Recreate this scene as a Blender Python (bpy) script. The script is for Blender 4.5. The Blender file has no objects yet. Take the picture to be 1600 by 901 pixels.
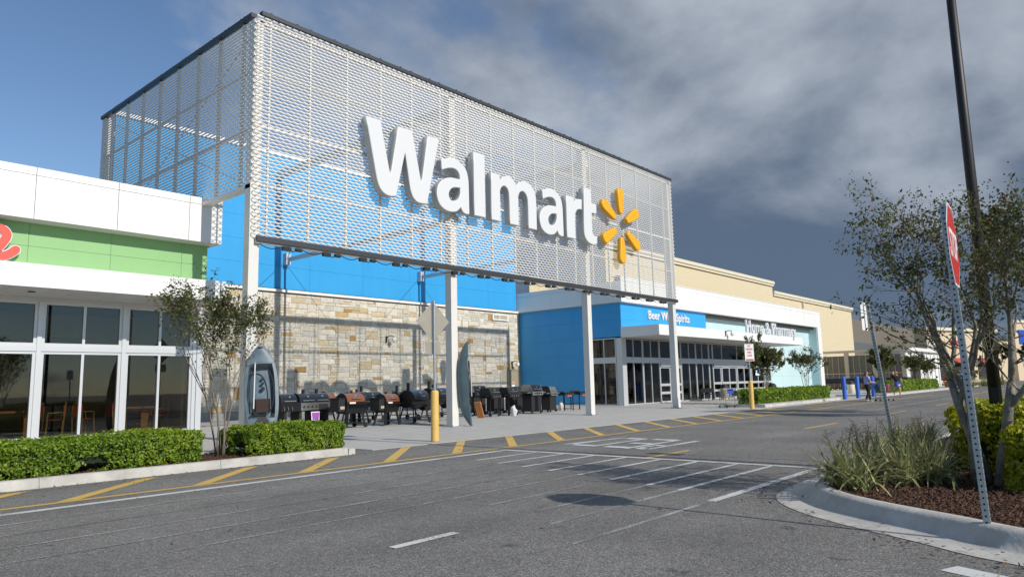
import bpy, bmesh, math, random
import numpy as np
from mathutils import Vector, Matrix
R = math.radians
scene = bpy.context.scene
COL = scene.collection

# ------------------------------------------------------------------ camera
yaw, pitch, roll = R(49.0674), R(7.66875), R(-1.32805)
f = Vector((math.sin(yaw) * math.cos(pitch), math.cos(yaw) * math.cos(pitch), math.sin(pitch)))
r0 = Vector((math.cos(yaw), -math.sin(yaw), 0)); u0 = r0.cross(f)
r2 = math.cos(roll) * r0 + math.sin(roll) * u0
u2 = -math.sin(roll) * r0 + math.cos(roll) * u0
cd = bpy.data.cameras.new('camera'); cam = bpy.data.objects.new('camera', cd); COL.objects.link(cam)
m = Matrix((( r2.x, u2.x, -f.x, 0), (r2.y, u2.y, -f.y, 0), (r2.z, u2.z, -f.z, 1.45), (0, 0, 0, 1)))
cam.matrix_world = m
cd.sensor_width = 36; cd.lens = 24.98; cd.clip_start = .05; cd.clip_end = 3000
scene.camera = cam

# ------------------------------------------------------------------ world, sun, exposure
SUN_EL, SUN_AZ = R(32), R(0.3)          # light travels towards +Y (slightly +X)
w = bpy.data.worlds.new('World'); scene.world = w; w.use_nodes = True
N, L = w.node_tree.nodes, w.node_tree.links
N.clear()
out = N.new('ShaderNodeOutputWorld')
sky = N.new('ShaderNodeTexSky'); sky.sky_type = 'NISHITA'; sky.sun_disc = False
sky.sun_elevation = SUN_EL; sky.sun_rotation = math.pi; sky.altitude = 0; sky.air_density = 1.0; sky.dust_density = .0; sky.ozone_density = 4.0
bg1 = N.new('ShaderNodeBackground'); bg1.inputs[1].default_value = .098
L.new(sky.outputs[0], bg1.inputs[0])
tc = N.new('ShaderNodeTexCoord')
sep = N.new('ShaderNodeSeparateXYZ'); L.new(tc.outputs['Generated'], sep.inputs[0])
def M(op, a, b=None, c=None):
    n = N.new('ShaderNodeMath'); n.operation = op
    for i, v in enumerate((a, b, c)):
        if v is None: continue
        if isinstance(v, (int, float)): n.inputs[i].default_value = v
        else: L.new(v, n.inputs[i])
    return n.outputs[0]
zc = M('ADD', M('MAXIMUM', sep.outputs[2], 0.0), .34)
cmb = N.new('ShaderNodeCombineXYZ')
L.new(M('DIVIDE', sep.outputs[0], zc), cmb.inputs[0]); L.new(M('DIVIDE', sep.outputs[1], zc), cmb.inputs[1]); cmb.inputs[2].default_value = .7
def noise(scale, detail, rough, dist, off):
    mp = N.new('ShaderNodeMapping'); mp.inputs['Location'].default_value = off
    L.new(cmb.outputs[0], mp.inputs[0])
    n = N.new('ShaderNodeTexNoise'); n.inputs['Scale'].default_value = scale; n.inputs['Detail'].default_value = detail
    n.inputs['Roughness'].default_value = rough; n.inputs['Distortion'].default_value = dist
    L.new(mp.outputs[0], n.inputs[0]); return n.outputs[0]
n1 = noise(2.0, 9, .55, .2, (3.1, 1.4, 0))
n2 = noise(1.7, 9, .55, .15, (7.6, 4.2, 2.0))
n3 = noise(.55, 2, .5, .0, (1.2, 8.4, 5.0))
# a cloud bank that fills the +X half of the sky and breaks up towards +Y
bank = M('MULTIPLY_ADD', sep.outputs[0], .62, M('MULTIPLY', M('ABSOLUTE', sep.outputs[1]), -.30))
cov = M('ADD', M('MULTIPLY', n1, 1.7), M('MULTIPLY', bank, 1.15))
mr = N.new('ShaderNodeMapRange'); mr.interpolation_type = 'SMOOTHSTEP'
L.new(cov, mr.inputs[0]); mr.inputs[1].default_value = .82; mr.inputs[2].default_value = 1.16
# thicker bases look slate grey, thin tops are paler
thick = M('ADD', M('MULTIPLY', n2, 1.25), M('MULTIPLY', n3, .45))
thick = M('SUBTRACT', thick, M('MULTIPLY', sep.outputs[2], .75))
mr2 = N.new('ShaderNodeMapRange'); mr2.interpolation_type = 'SMOOTHSTEP'
L.new(thick, mr2.inputs[0]); mr2.inputs[1].default_value = .32; mr2.inputs[2].default_value = .82
cr = N.new('ShaderNodeMix'); cr.data_type = 'RGBA'
L.new(mr2.outputs[0], cr.inputs[0])
cr.inputs[6].default_value = (.43, .47, .53, 1); cr.inputs[7].default_value = (.088, .125, .19, 1)
bg2 = N.new('ShaderNodeBackground'); L.new(cr.outputs[2], bg2.inputs[0]); bg2.inputs[1].default_value = 1.0
mx = N.new('ShaderNodeMixShader')
L.new(M('MULTIPLY', mr.outputs[0], .96), mx.inputs[0]); L.new(bg1.outputs[0], mx.inputs[1]); L.new(bg2.outputs[0], mx.inputs[2])
L.new(mx.outputs[0], out.inputs[0])

sd = bpy.data.lights.new('sun', 'SUN'); sd.energy = 3.6; sd.angle = R(.53); sd.color = (1, .95, .87)
sun = bpy.data.objects.new('sun', sd); COL.objects.link(sun)
ldir = Vector((math.sin(SUN_AZ) * math.cos(SUN_EL), math.cos(SUN_AZ) * math.cos(SUN_EL), -math.sin(SUN_EL)))
sun.rotation_euler = ldir.to_track_quat('-Z', 'Y').to_euler()
sun.location = (0, -40, 40)
scene.view_settings.view_transform = 'Standard'; scene.view_settings.look = 'None'
scene.view_settings.exposure = 0.22; scene.view_settings.gamma = 1.0

# ------------------------------------------------------------------ helpers
class MB:
    def __init__(s): s.v = []; s.f = []
    def box(s, x0, y0, z0, x1, y1, z1):
        b = len(s.v)
        s.v += [(x0, y0, z0), (x1, y0, z0), (x1, y1, z0), (x0, y1, z0), (x0, y0, z1), (x1, y0, z1), (x1, y1, z1), (x0, y1, z1)]
        s.f += [tuple(b + i for i in q) for q in ((0, 3, 2, 1), (4, 5, 6, 7), (0, 1, 5, 4), (1, 2, 6, 5), (2, 3, 7, 6), (3, 0, 4, 7))]
        return s
    def bbox(s, x0, y0, z0, x1, y1, z1, c):
        """box with chamfered vertical edges"""
        pts = [(x0 + c, y0), (x1 - c, y0), (x1, y0 + c), (x1, y1 - c), (x1 - c, y1), (x0 + c, y1), (x0, y1 - c), (x0, y0 + c)]
        return s.prism(pts, z0, z1)
    def prism(s, pts, z0, z1):
        b = len(s.v); n = len(pts)
        s.v += [(p[0], p[1], z0) for p in pts] + [(p[0], p[1], z1) for p in pts]
        s.f.append(tuple(b + i for i in reversed(range(n)))); s.f.append(tuple(b + n + i for i in range(n)))
        for i in range(n):
            j = (i + 1) % n; s.f.append((b + i, b + j, b + n + j, b + n + i))
        return s
    def prism_y(s, pts, y0, y1):
        """outline in x,z extruded along y"""
        b = len(s.v); n = len(pts)
        s.v += [(p[0], y0, p[1]) for p in pts] + [(p[0], y1, p[1]) for p in pts]
        s.f.append(tuple(b + i for i in range(n))); s.f.append(tuple(b + n + i for i in reversed(range(n))))
        for i in range(n):
            j = (i + 1) % n; s.f.append((b + j, b + i, b + n + i, b + n + j))
        return s
    def prism_x(s, pts, x0, x1):
        """outline in y,z extruded along x"""
        b = len(s.v); n = len(pts)
        s.v += [(x0, p[0], p[1]) for p in pts] + [(x1, p[0], p[1]) for p in pts]
        s.f.append(tuple(b + i for i in reversed(range(n)))); s.f.append(tuple(b + n + i for i in range(n)))
        for i in range(n):
            j = (i + 1) % n; s.f.append((b + i, b + j, b + n + j, b + n + i))
        return s
    def path(s, pts, rad, n=8, cap=True):
        pts = [Vector(p) for p in pts]
        if isinstance(rad, (int, float)): rad = [rad] * len(pts)
        b = len(s.v); prev = None
        for i, p in enumerate(pts):
            t = (pts[min(i + 1, len(pts) - 1)] - pts[max(i - 1, 0)])
            t = t.normalized() if t.length > 1e-9 else Vector((0, 0, 1))
            if prev is None:
                a = Vector((0, 0, 1)) if abs(t.z) < .9 else Vector((1, 0, 0))
                e1 = t.cross(a).normalized()
            else:
                e1 = prev - t * prev.dot(t)
                e1 = e1.normalized() if e1.length > 1e-6 else t.orthogonal().normalized()
            prev = e1; e2 = t.cross(e1)
            for k in range(n):
                A = 2 * math.pi * k / n
                q = p + (e1 * math.cos(A) + e2 * math.sin(A)) * rad[i]
                s.v.append((q.x, q.y, q.z))
        for i in range(len(pts) - 1):
            for k in range(n):
                k2 = (k + 1) % n
                s.f.append((b + i * n + k, b + i * n + k2, b + (i + 1) * n + k2, b + (i + 1) * n + k))
        if cap:
            s.f.append(tuple(b + k for k in reversed(range(n)))); e = b + (len(pts) - 1) * n
            s.f.append(tuple(e + k for k in range(n)))
        return s
    def tube(s, a, b, r, rb=None, n=8): return s.path([a, b], [r, r if rb is None else rb], n)
    def bar(s, a, b, wdt, h=None, up=(0, 0, 1)):
        """rectangular bar from a to b"""
        a, b = Vector(a), Vector(b); h = h or wdt
        t = (b - a).normalized(); upv = Vector(up)
        if abs(t.dot(upv)) > .98: upv = Vector((1, 0, 0))
        e1 = t.cross(upv).normalized(); e2 = e1.cross(t)
        k = len(s.v)
        for p in (a, b):
            for i, j in ((-1, -1), (1, -1), (1, 1), (-1, 1)):
                q = p + e1 * i * wdt / 2 + e2 * j * h / 2; s.v.append((q.x, q.y, q.z))
        s.f += [(k, k + 3, k + 2, k + 1), (k + 4, k + 5, k + 6, k + 7)] + [(k + i, k + (i + 1) % 4, k + 4 + (i + 1) % 4, k + 4 + i) for i in range(4)]
        return s
    def lathe(s, prof, n=16, c=(0, 0, 0)):
        b = len(s.v)
        for (r, z) in prof:
            for k in range(n):
                A = 2 * math.pi * k / n
                s.v.append((c[0] + r * math.cos(A), c[1] + r * math.sin(A), c[2] + z))
        for i in range(len(prof) - 1):
            for k in range(n):
                k2 = (k + 1) % n
                s.f.append((b + i * n + k, b + i * n + k2, b + (i + 1) * n + k2, b + (i + 1) * n + k))
        s.f.append(tuple(b + k for k in reversed(range(n)))); e = b + (len(prof) - 1) * n
        s.f.append(tuple(e + k for k in range(n)))
        return s
    def disc(s, c, axis, r, th, n=16):
        a = Vector(axis).normalized() * th / 2; c = Vector(c)
        return s.path([c - a, c + a], r, n)
    def mesh(s, name, smooth=False):
        me = bpy.data.meshes.new(name); me.from_pydata(s.v, [], s.f)
        if smooth: me.polygons.foreach_set('use_smooth', [True] * len(me.polygons))
        me.update(); return me

BASE = {}
def link(o, parent):
    COL.objects.link(o)
    if parent is not None:
        o.parent = parent
        if parent.name in BASE: o.matrix_parent_inverse = Matrix.Translation(-BASE[parent.name])
    return o
def obj(name, mb, mat, parent=None, smooth=False, kind=None):
    me = mb if isinstance(mb, bpy.types.Mesh) else mb.mesh(name, smooth)
    if mat is not None:
        me.materials.clear()
        for q in (mat if isinstance(mat, (list, tuple)) else [mat]): me.materials.append(q)
    o = bpy.data.objects.new(name, me); link(o, parent)
    if kind: o['kind'] = kind
    return o
def tag(o, label, cat, group=None):
    o['label'] = label; o['category'] = cat
    if group: o['group'] = group
    return o
def thing(name, label, cat, group=None, base=None):
    o = bpy.data.objects.new(name, None); COL.objects.link(o); o.empty_display_size = .2
    if base is not None:
        o.location = base; BASE[o.name] = Vector(base)
    return tag(o, label, cat, group)
def copy_tree(o, parent=None):
    c = o.copy(); COL.objects.link(c); c.parent = parent
    for ch in o.children: copy_tree(ch, c)
    return c
def place(o, loc, rz=0, sc=1):
    o.location = loc; o.rotation_euler = (0, 0, rz); o.scale = (sc, sc, sc); return o
def autosmooth(me, ang=35):
    me.polygons.foreach_set('use_smooth', [True] * len(me.polygons))
    try: me.set_sharp_from_angle(angle=R(ang))
    except Exception: pass
    return me

# ------------------------------------------------------------------ materials
MATS = {}
def mat(name, col, rough=.6, metal=0., var=0., vscale=3., bump=0., bscale=40., spec=.5, coat=0., col2=None, stretch=None):
    m = bpy.data.materials.new(name); m.use_nodes = True; MATS[name] = m
    nt = m.node_tree; b = nt.nodes['Principled BSDF']
    b.inputs['Base Color'].default_value = (*col, 1); b.inputs['Roughness'].default_value = rough
    b.inputs['Metallic'].default_value = metal; b.inputs['Specular IOR Level'].default_value = spec
    b.inputs['Coat Weight'].default_value = coat
    g = nt.nodes.new('ShaderNodeNewGeometry')
    src = g.outputs['Position']
    if stretch:
        mp = nt.nodes.new('ShaderNodeMapping'); mp.inputs['Scale'].default_value = stretch
        nt.links.new(src, mp.inputs[0]); src = mp.outputs[0]
    if var or col2:
        n = nt.nodes.new('ShaderNodeTexNoise'); n.inputs['Scale'].default_value = vscale; n.inputs['Detail'].default_value = 6
        n.inputs['Roughness'].default_value = .65
        nt.links.new(src, n.inputs[0])
        rp = nt.nodes.new('ShaderNodeValToRGB')
        rp.color_ramp.elements[0].position = .3; rp.color_ramp.elements[1].position = .7
        c2 = col2 if col2 else tuple(min(1, c * (1 + var)) for c in col)
        c1 = col if col2 else tuple(c * (1 - var) for c in col)
        rp.color_ramp.elements[0].color = (*c1, 1); rp.color_ramp.elements[1].color = (*c2, 1)
        nt.links.new(n.outputs[0], rp.inputs[0]); nt.links.new(rp.outputs[0], b.inputs['Base Color'])
        mr = nt.nodes.new('ShaderNodeMapRange'); mr.inputs[3].default_value = max(0, rough - .08); mr.inputs[4].default_value = min(1, rough + .08)
        nt.links.new(n.outputs[0], mr.inputs[0]); nt.links.new(mr.outputs[0], b.inputs['Roughness'])
    if bump:
        n2 = nt.nodes.new('ShaderNodeTexNoise'); n2.inputs['Scale'].default_value = bscale; n2.inputs['Detail'].default_value = 5
        nt.links.new(src, n2.inputs[0])
        bp = nt.nodes.new('ShaderNodeBump'); bp.inputs['Strength'].default_value = bump; bp.inputs['Distance'].default_value = .02
        nt.links.new(n2.outputs[0], bp.inputs['Height']); nt.links.new(bp.outputs[0], b.inputs['Normal'])
    return m
def foliage(name, c1, c2, c3, scale=6., rough=.5, trans=.35):
    """leaf: colour varies from leaf clump to leaf clump, some light passes through"""
    m = bpy.data.materials.new(name); m.use_nodes = True; nt = m.node_tree; b = nt.nodes['Principled BSDF']
    b.inputs['Roughness'].default_value = rough
    at = nt.nodes.new('ShaderNodeAttribute'); at.attribute_name = 'tone'
    rp = nt.nodes.new('ShaderNodeValToRGB'); e = rp.color_ramp.elements
    e[0].position = 0; e[0].color = (*c1, 1); e[1].position = 1; e[1].color = (*c3, 1)
    k = e.new(.5); k.color = (*c2, 1)
    nt.links.new(at.outputs['Fac'], rp.inputs[0]); nt.links.new(rp.outputs[0], b.inputs['Base Color'])
    t = nt.nodes.new('ShaderNodeBsdfTranslucent'); nt.links.new(rp.outputs[0], t.inputs[0])
    mx = nt.nodes.new('ShaderNodeMixShader'); mx.inputs[0].default_value = trans
    nt.links.new(b.outputs[0], mx.inputs[1]); nt.links.new(t.outputs[0], mx.inputs[2])
    nt.links.new(mx.outputs[0], nt.nodes['Material Output'].inputs[0]); return m

def asphalt():
    m = bpy.data.materials.new('asphalt'); m.use_nodes = True; nt = m.node_tree; b = nt.nodes['Principled BSDF']; NN = nt.nodes.new; LL = nt.links.new
    g = NN('ShaderNodeNewGeometry')
    def nz(sc, det, rough=.6):
        n = NN('ShaderNodeTexNoise'); n.inputs['Scale'].default_value = sc; n.inputs['Detail'].default_value = det; n.inputs['Roughness'].default_value = rough
        LL(g.outputs['Position'], n.inputs[0]); return n.outputs[0]
    vo = NN('ShaderNodeTexVoronoi'); vo.inputs['Scale'].default_value = 105; LL(g.outputs['Position'], vo.inputs[0])
    sepc = NN('ShaderNodeSeparateColor'); LL(vo.outputs['Color'], sepc.inputs[0])
    r1 = NN('ShaderNodeValToRGB'); e = r1.color_ramp.elements
    e[0].position = .1; e[0].color = (.104, .099, .092, 1); e[1].position = .97; e[1].color = (.34, .325, .30, 1)
    k = e.new(.6); k.color = (.168, .161, .149, 1)
    LL(sepc.outputs[0], r1.inputs[0])
    # large worn patches and tyre-darkened strips
    a = NN('ShaderNodeMapRange'); a.inputs[1].default_value = .3; a.inputs[2].default_value = .7; a.inputs[3].default_value = .82; a.inputs[4].default_value = 1.16
    LL(nz(.45, 5), a.inputs[0])
    c = NN('ShaderNodeMapRange'); c.inputs[1].default_value = .3; c.inputs[2].default_value = .7; c.inputs[3].default_value = .88; c.inputs[4].default_value = 1.1
    LL(nz(9, 4), c.inputs[0])
    mu = NN('ShaderNodeMath'); mu.operation = 'MULTIPLY'; LL(a.outputs[0], mu.inputs[0]); LL(c.outputs[0], mu.inputs[1])
    # polished wheel tracks along the drive
    mp = NN('ShaderNodeMapping'); mp.inputs['Scale'].default_value = (.035, .8, 1); LL(g.outputs['Position'], mp.inputs[0])
    nt2 = NN('ShaderNodeTexNoise'); nt2.inputs['Scale'].default_value = 1.0; nt2.inputs['Detail'].default_value = 4; LL(mp.outputs[0], nt2.inputs[0])
    tr = NN('ShaderNodeMapRange'); tr.inputs[1].default_value = .3; tr.inputs[2].default_value = .7; tr.inputs[3].default_value = .84; tr.inputs[4].default_value = 1.12; LL(nt2.outputs[0], tr.inputs[0])
    mu0 = mu; mu = NN('ShaderNodeMath'); mu.operation = 'MULTIPLY'; LL(mu0.outputs[0], mu.inputs[0]); LL(tr.outputs[0], mu.inputs[1])
    # sparse oil spots
    o = NN('ShaderNodeMapRange'); o.inputs[1].default_value = .68; o.inputs[2].default_value = .74; o.inputs[3].default_value = 1; o.inputs[4].default_value = .6
    LL(nz(2.3, 3, .5), o.inputs[0])
    m2 = NN('ShaderNodeMath'); m2.operation = 'MULTIPLY'; LL(mu.outputs[0], m2.inputs[0]); LL(o.outputs[0], m2.inputs[1])
    vm = NN('ShaderNodeVectorMath'); vm.operation = 'SCALE'; LL(r1.outputs[0], vm.inputs[0]); LL(m2.outputs[0], vm.inputs['Scale'])
    LL(vm.outputs[0], b.inputs['Base Color']); b.inputs['Roughness'].default_value = .88
    b.inputs['Specular IOR Level'].default_value = .3
    bp = NN('ShaderNodeBump'); bp.inputs['Strength'].default_value = .35; bp.inputs['Distance'].default_value = .008
    LL(vo.outputs['Distance'], bp.inputs['Height']); LL(bp.outputs[0], b.inputs['Normal'])
    return m
def paint(name, col, worn):
    """road paint that has chipped down to the asphalt in places"""
    m = bpy.data.materials.new(name); m.use_nodes = True; nt = m.node_tree; b = nt.nodes['Principled BSDF']; NN = nt.nodes.new; LL = nt.links.new
    g = NN('ShaderNodeNewGeometry')
    n = NN('ShaderNodeTexNoise'); n.inputs['Scale'].default_value = 45; n.inputs['Detail'].default_value = 6; n.inputs['Roughness'].default_value = .75
    LL(g.outputs['Position'], n.inputs[0])
    n2 = NN('ShaderNodeTexNoise'); n2.inputs['Scale'].default_value = 1.3; n2.inputs['Detail'].default_value = 3; LL(g.outputs['Position'], n2.inputs[0])
    ad = NN('ShaderNodeMath'); ad.operation = 'MULTIPLY_ADD'; LL(n2.outputs[0], ad.inputs[0]); ad.inputs[1].default_value = .5; LL(n.outputs[0], ad.inputs[2])
    mr = NN('ShaderNodeMapRange'); mr.inputs[1].default_value = worn - .06; mr.inputs[2].default_value = worn + .06
    LL(ad.outputs[0], mr.inputs[0])
    mx = NN('ShaderNodeMix'); mx.data_type = 'RGBA'; LL(mr.outputs[0], mx.inputs[0])
    mx.inputs[6].default_value = (.15, .148, .142, 1); mx.inputs[7].default_value = (*col, 1)
    LL(mx.outputs[2], b.inputs['Base Color']); b.inputs['Roughness'].default_value = .75
    return m
def glass(name, tint, refl=.06):
    m = bpy.data.materials.new(name); m.use_nodes = True; nt = m.node_tree; nt.nodes.remove(nt.nodes['Principled BSDF'])
    t = nt.nodes.new('ShaderNodeBsdfTransparent'); t.inputs[0].default_value = (*tint, 1)
    g = nt.nodes.new('ShaderNodeBsdfGlossy'); g.inputs['Roughness'].default_value = .015; g.inputs[0].default_value = (.9, .93, .95, 1)
    lw = nt.nodes.new('ShaderNodeLayerWeight'); pw_ = nt.nodes.new('ShaderNodeMath'); pw_.operation = 'POWER'; nt.links.new(lw.outputs['Facing'], pw_.inputs[0]); pw_.inputs[1].default_value = 5
    fr = nt.nodes.new('ShaderNodeMath'); fr.operation = 'MULTIPLY_ADD'; nt.links.new(pw_.outputs[0], fr.inputs[0]); fr.inputs[1].default_value = 1 - refl; fr.inputs[2].default_value = refl
    mx = nt.nodes.new('ShaderNodeMixShader'); nt.links.new(fr.outputs[0], mx.inputs[0]); nt.links.new(t.outputs[0], mx.inputs[1]); nt.links.new(g.outputs[0], mx.inputs[2])
    nt.links.new(mx.outputs[0], nt.nodes['Material Output'].inputs[0]); return m
def stone_mat():
    m = bpy.data.materials.new('limestone'); m.use_nodes = True; nt = m.node_tree; b = nt.nodes['Principled BSDF']; NN = nt.nodes.new; LL = nt.links.new
    at = NN('ShaderNodeAttribute'); at.attribute_name = 'col'
    g = NN('ShaderNodeNewGeometry')
    n = NN('ShaderNodeTexNoise'); n.inputs['Scale'].default_value = 7; n.inputs['Detail'].default_value = 8; n.inputs['Roughness'].default_value = .7
    LL(g.outputs['Position'], n.inputs[0])
    mr = NN('ShaderNodeMapRange'); mr.inputs[1].default_value = .3; mr.inputs[2].default_value = .7; mr.inputs[3].default_value = .8; mr.inputs[4].default_value = 1.15
    LL(n.outputs[0], mr.inputs[0])
    vm = NN('ShaderNodeVectorMath'); vm.operation = 'SCALE'; LL(at.outputs['Color'], vm.inputs[0]); LL(mr.outputs[0], vm.inputs['Scale'])
    # iron stains
    n2 = NN('ShaderNodeTexNoise'); n2.inputs['Scale'].default_value = 2.2; n2.inputs['Detail'].default_value = 5; LL(g.outputs['Position'], n2.inputs[0])
    st = NN('ShaderNodeMapRange'); st.inputs[1].default_value = .6; st.inputs[2].default_value = .72; st.inputs[4].default_value = .55; LL(n2.outputs[0], st.inputs[0])
    mx = NN('ShaderNodeMix'); mx.data_type = 'RGBA'; LL(st.outputs[0], mx.inputs[0]); LL(vm.outputs[0], mx.inputs[6]); mx.inputs[7].default_value = (.46, .32, .15, 1)
    LL(mx.outputs[2], b.inputs['Base Color']); b.inputs['Roughness'].default_value = .9; b.inputs['Specular IOR Level'].default_value = .2
    bp = NN('ShaderNodeBump'); bp.inputs['Strength'].default_value = .6; bp.inputs['Distance'].default_value = .03
    n3 = NN('ShaderNodeTexNoise'); n3.inputs['Scale'].default_value = 16; n3.inputs['Detail'].default_value = 6; LL(g.outputs['Position'], n3.inputs[0])
    LL(n3.outputs[0], bp.inputs['Height']); LL(bp.outputs[0], b.inputs['Normal'])
    return m

A_ASPH = asphalt()
A_CONC = mat('concrete', (.43, .41, .375), .85, var=.1, vscale=1.4, bump=.15, bscale=30)
A_CONC_D = mat('concrete_joint', (.2, .19, .18), .9, var=.1)
A_KERB = mat('kerb_concrete', (.46, .44, .4), .85, var=.24, vscale=2.5, bump=.25, bscale=25)
P_WHITE = paint('white_road_paint', (.62, .62, .6), .66)
P_WORN = paint('worn_white_road_paint', (.46, .46, .44), .79)
P_YEL = paint('yellow_road_paint', (.62, .4, .09), .62)
A_WHITE = mat('white_panel', (.80, .79, .76), .42, var=.03, vscale=1.3, bump=.06, bscale=1.4, stretch=(1, 1, .25))
A_SOFF = mat('soffit_metal', (.62, .61, .58), .5)
A_BLUE = mat('blue_panel', (.035, .335, .69), .42, var=.045, vscale=1.2, bump=.08, bscale=1.4, stretch=(1, 1, .3))
A_GREEN = mat('green_panel', (.25, .46, .19), .5, var=.03, vscale=1.2, bump=.06, bscale=1.6, stretch=(1, 1, .3))
A_MINT = mat('mint_panel', (.52, .68, .69), .5, var=.03, vscale=1.2, bump=.06, bscale=1.6, stretch=(1, 1, .3))
A_TAN = mat('tan_block', (.64, .54, .36), .85, var=.1, vscale=6, bump=.6, bscale=14)
A_TANTRIM = mat('tan_trim', (.68, .61, .46), .7, var=.04)
A_ALU = mat('aluminium_frame', (.62, .63, .64), .38, metal=.35)
A_STEEL = mat('painted_steel_cream', (.68, .66, .61), .45, var=.04, vscale=2)
A_MESH = mat('expanded_metal', (.80, .775, .73), .45, metal=.05)
A_DARKRAIL = mat('dark_flashing', (.06, .065, .07), .5, metal=.4)
A_GALV = mat('galvanised_steel', (.38, .42, .44), .45, metal=.65, var=.15, vscale=20)
A_BLACK = mat('black_metal', (.012, .012, .013), .42, metal=.2, spec=.5)
A_BLACKM = mat('matt_black', (.014, .014, .015), .65)
A_NAVY = mat('navy_enamel', (.009, .013, .022), .3, coat=.4)
A_COPPER = mat('copper_enamel', (.33, .12, .055), .32, metal=.5, coat=.3)
A_STAIN = mat('stainless', (.55, .55, .54), .3, metal=.9)
A_RUBBER = mat('rubber', (.015, .015, .015), .8)
A_YELB = mat('yellow_bollard_paint', (.68, .44, .11), .5, var=.08, vscale=6)
A_BLUEB = mat('blue_bollard_paint', (.03, .13, .55), .45, var=.05)
A_SIGNW = mat('sign_white', (.8, .8, .79), .4)
A_LETW = mat('letter_face_white', (.68, .685, .69), .4)
A_LETS = mat('letter_return_grey', (.5, .5, .49), .45)
A_SPARK = mat('letter_face_amber', (.80, .40, .012), .4)
A_RED = mat('sign_red', (.5, .03, .025), .4)
A_REDL = mat('letter_face_red', (.72, .09, .06), .4)
A_SIGNB = mat('sign_back_aluminium', (.36, .33, .27), .5, metal=.5, var=.08, vscale=3)
A_BROWNP = mat('dark_bronze_pole', (.022, .019, .018), .5, metal=.3)
A_INT = mat('interior_wall', (.09, .085, .075), .85)
A_INTL = mat('interior_wall_pale', (.42, .36, .27), .85, var=.1)
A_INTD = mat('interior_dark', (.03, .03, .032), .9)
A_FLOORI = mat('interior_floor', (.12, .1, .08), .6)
A_WOOD = mat('table_wood', (.36, .16, .05), .5, var=.25, vscale=4, stretch=(1, 12, 12))
A_WICK = mat('red_wicker', (.5, .085, .055), .6, var=.2, vscale=60)
A_RATTAN = mat('rattan_cane', (.42, .26, .1), .5)
A_GL = glass('storefront_glass', (.66, .65, .60), .05)
A_GLD = glass('tinted_glass', (.5, .5, .49), .06)
A_BARK = mat('bark', (.2, .165, .13), .85, var=.35, vscale=14, bump=.5, bscale=30, stretch=(1, 1, .25))
A_BARKP = mat('mottled_bark', (.10, .09, .07), .85, col2=(.28, .25, .2), vscale=9, bump=.5, bscale=30)
A_MULCH = mat('mulch_bed', (.035, .014, .008), .95, var=.5, vscale=30, bump=1, bscale=60)
A_CHIP = mat('mulch_chip', (.045, .02, .011), .9, col2=(.15, .07, .036), vscale=25)
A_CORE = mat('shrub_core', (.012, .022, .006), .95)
F_CRAPE = foliage('crape_leaf', (.06, .075, .022), (.12, .14, .04), (.23, .19, .06), trans=.45)
F_HEDGE = foliage('hedge_leaf', (.07, .14, .01), (.17, .28, .015), (.34, .42, .025), trans=.35)
F_HEDGEY = foliage('yellow_hedge_leaf', (.16, .2, .008), (.36, .38, .012), (.58, .54, .02), trans=.4)
F_GRASS = foliage('flax_blade', (.09, .13, .035), (.25, .27, .1), (.58, .53, .28), trans=.25)
F_SEED = mat('seed_head', (.05, .022, .018), .9)
F_DRY = mat('dry_stalk', (.12, .085, .06), .9)
A_STONE = stone_mat()
A_MORTAR = mat('mortar', (.40, .365, .30), .95, var=.1)
A_PLINTH = mat('stone_plinth', (.3, .3, .28), .85, var=.1, vscale=4)
A_SKIN = mat('skin', (.5, .26, .17), .55)
A_HAIRB = mat('brown_hair', (.1, .04, .02), .6)
A_HAIRL = mat('blonde_hair', (.42, .24, .08), .55)

# ------------------------------------------------------------------ ground
def sheet(name, pts, z, m, parent=None, kind='structure', res=None):
    mb = MB(); mb.v = [(x, y, z) for x, y in pts]; mb.f = [tuple(range(len(pts)))]
    return obj(name, mb, m, parent, kind=None if parent else kind)
road = sheet('road', [(-600, -600), (1500, -600), (1500, 1200), (-600, 1200)], 0, A_ASPH)
road['label'] = 'grey asphalt car park and drive'
def line(x0, y0, x1, y1, wd, m, name='painted_line', z=.004):
    a, b = Vector((x0, y0)), Vector((x1, y1)); t = (b - a).normalized(); nrm = Vector((-t.y, t.x)) * wd / 2
    mb = MB(); mb.v = [(*(a + nrm), z), (*(a - nrm), z), (*(b - nrm), z), (*(b + nrm), z)]; mb.f = [(0, 1, 2, 3)]
    return obj(name, mb, m, road)
# fire-lane hatching: long yellow line and 45 degree bars
line(-8, 11.2, 33, 11.2, .12, P_YEL); line(33, 11.2, 60, 11.45, .12, P_YEL)
for k in range(-4, 16):
    x = 3.55 + 1.89 * k - .02 * max(0, k)
    y1 = 12.92 if x < 8 else 13.5
    a = obj('painted_bar', MB(), P_YEL, road)
    mb = MB(); h = .15; d = y1 - 11.26
    mb.v = [(x - h, 11.262, .006), (x + h, 11.262, .006), (x + h + d * 1.06, y1, .006), (x - h + d * 1.06, y1, .006)]; mb.f = [(0, 1, 2, 3)]
    me = mb.mesh('painted_bar'); me.materials.append(P_YEL); a.data = me
for k in range(6):          # bars by the far crossing
    x = 36 + 2.0 * k; line(x, 11.6, x + 1.7, 13.6, .16, P_YEL, 'painted_bar', .006)
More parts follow.
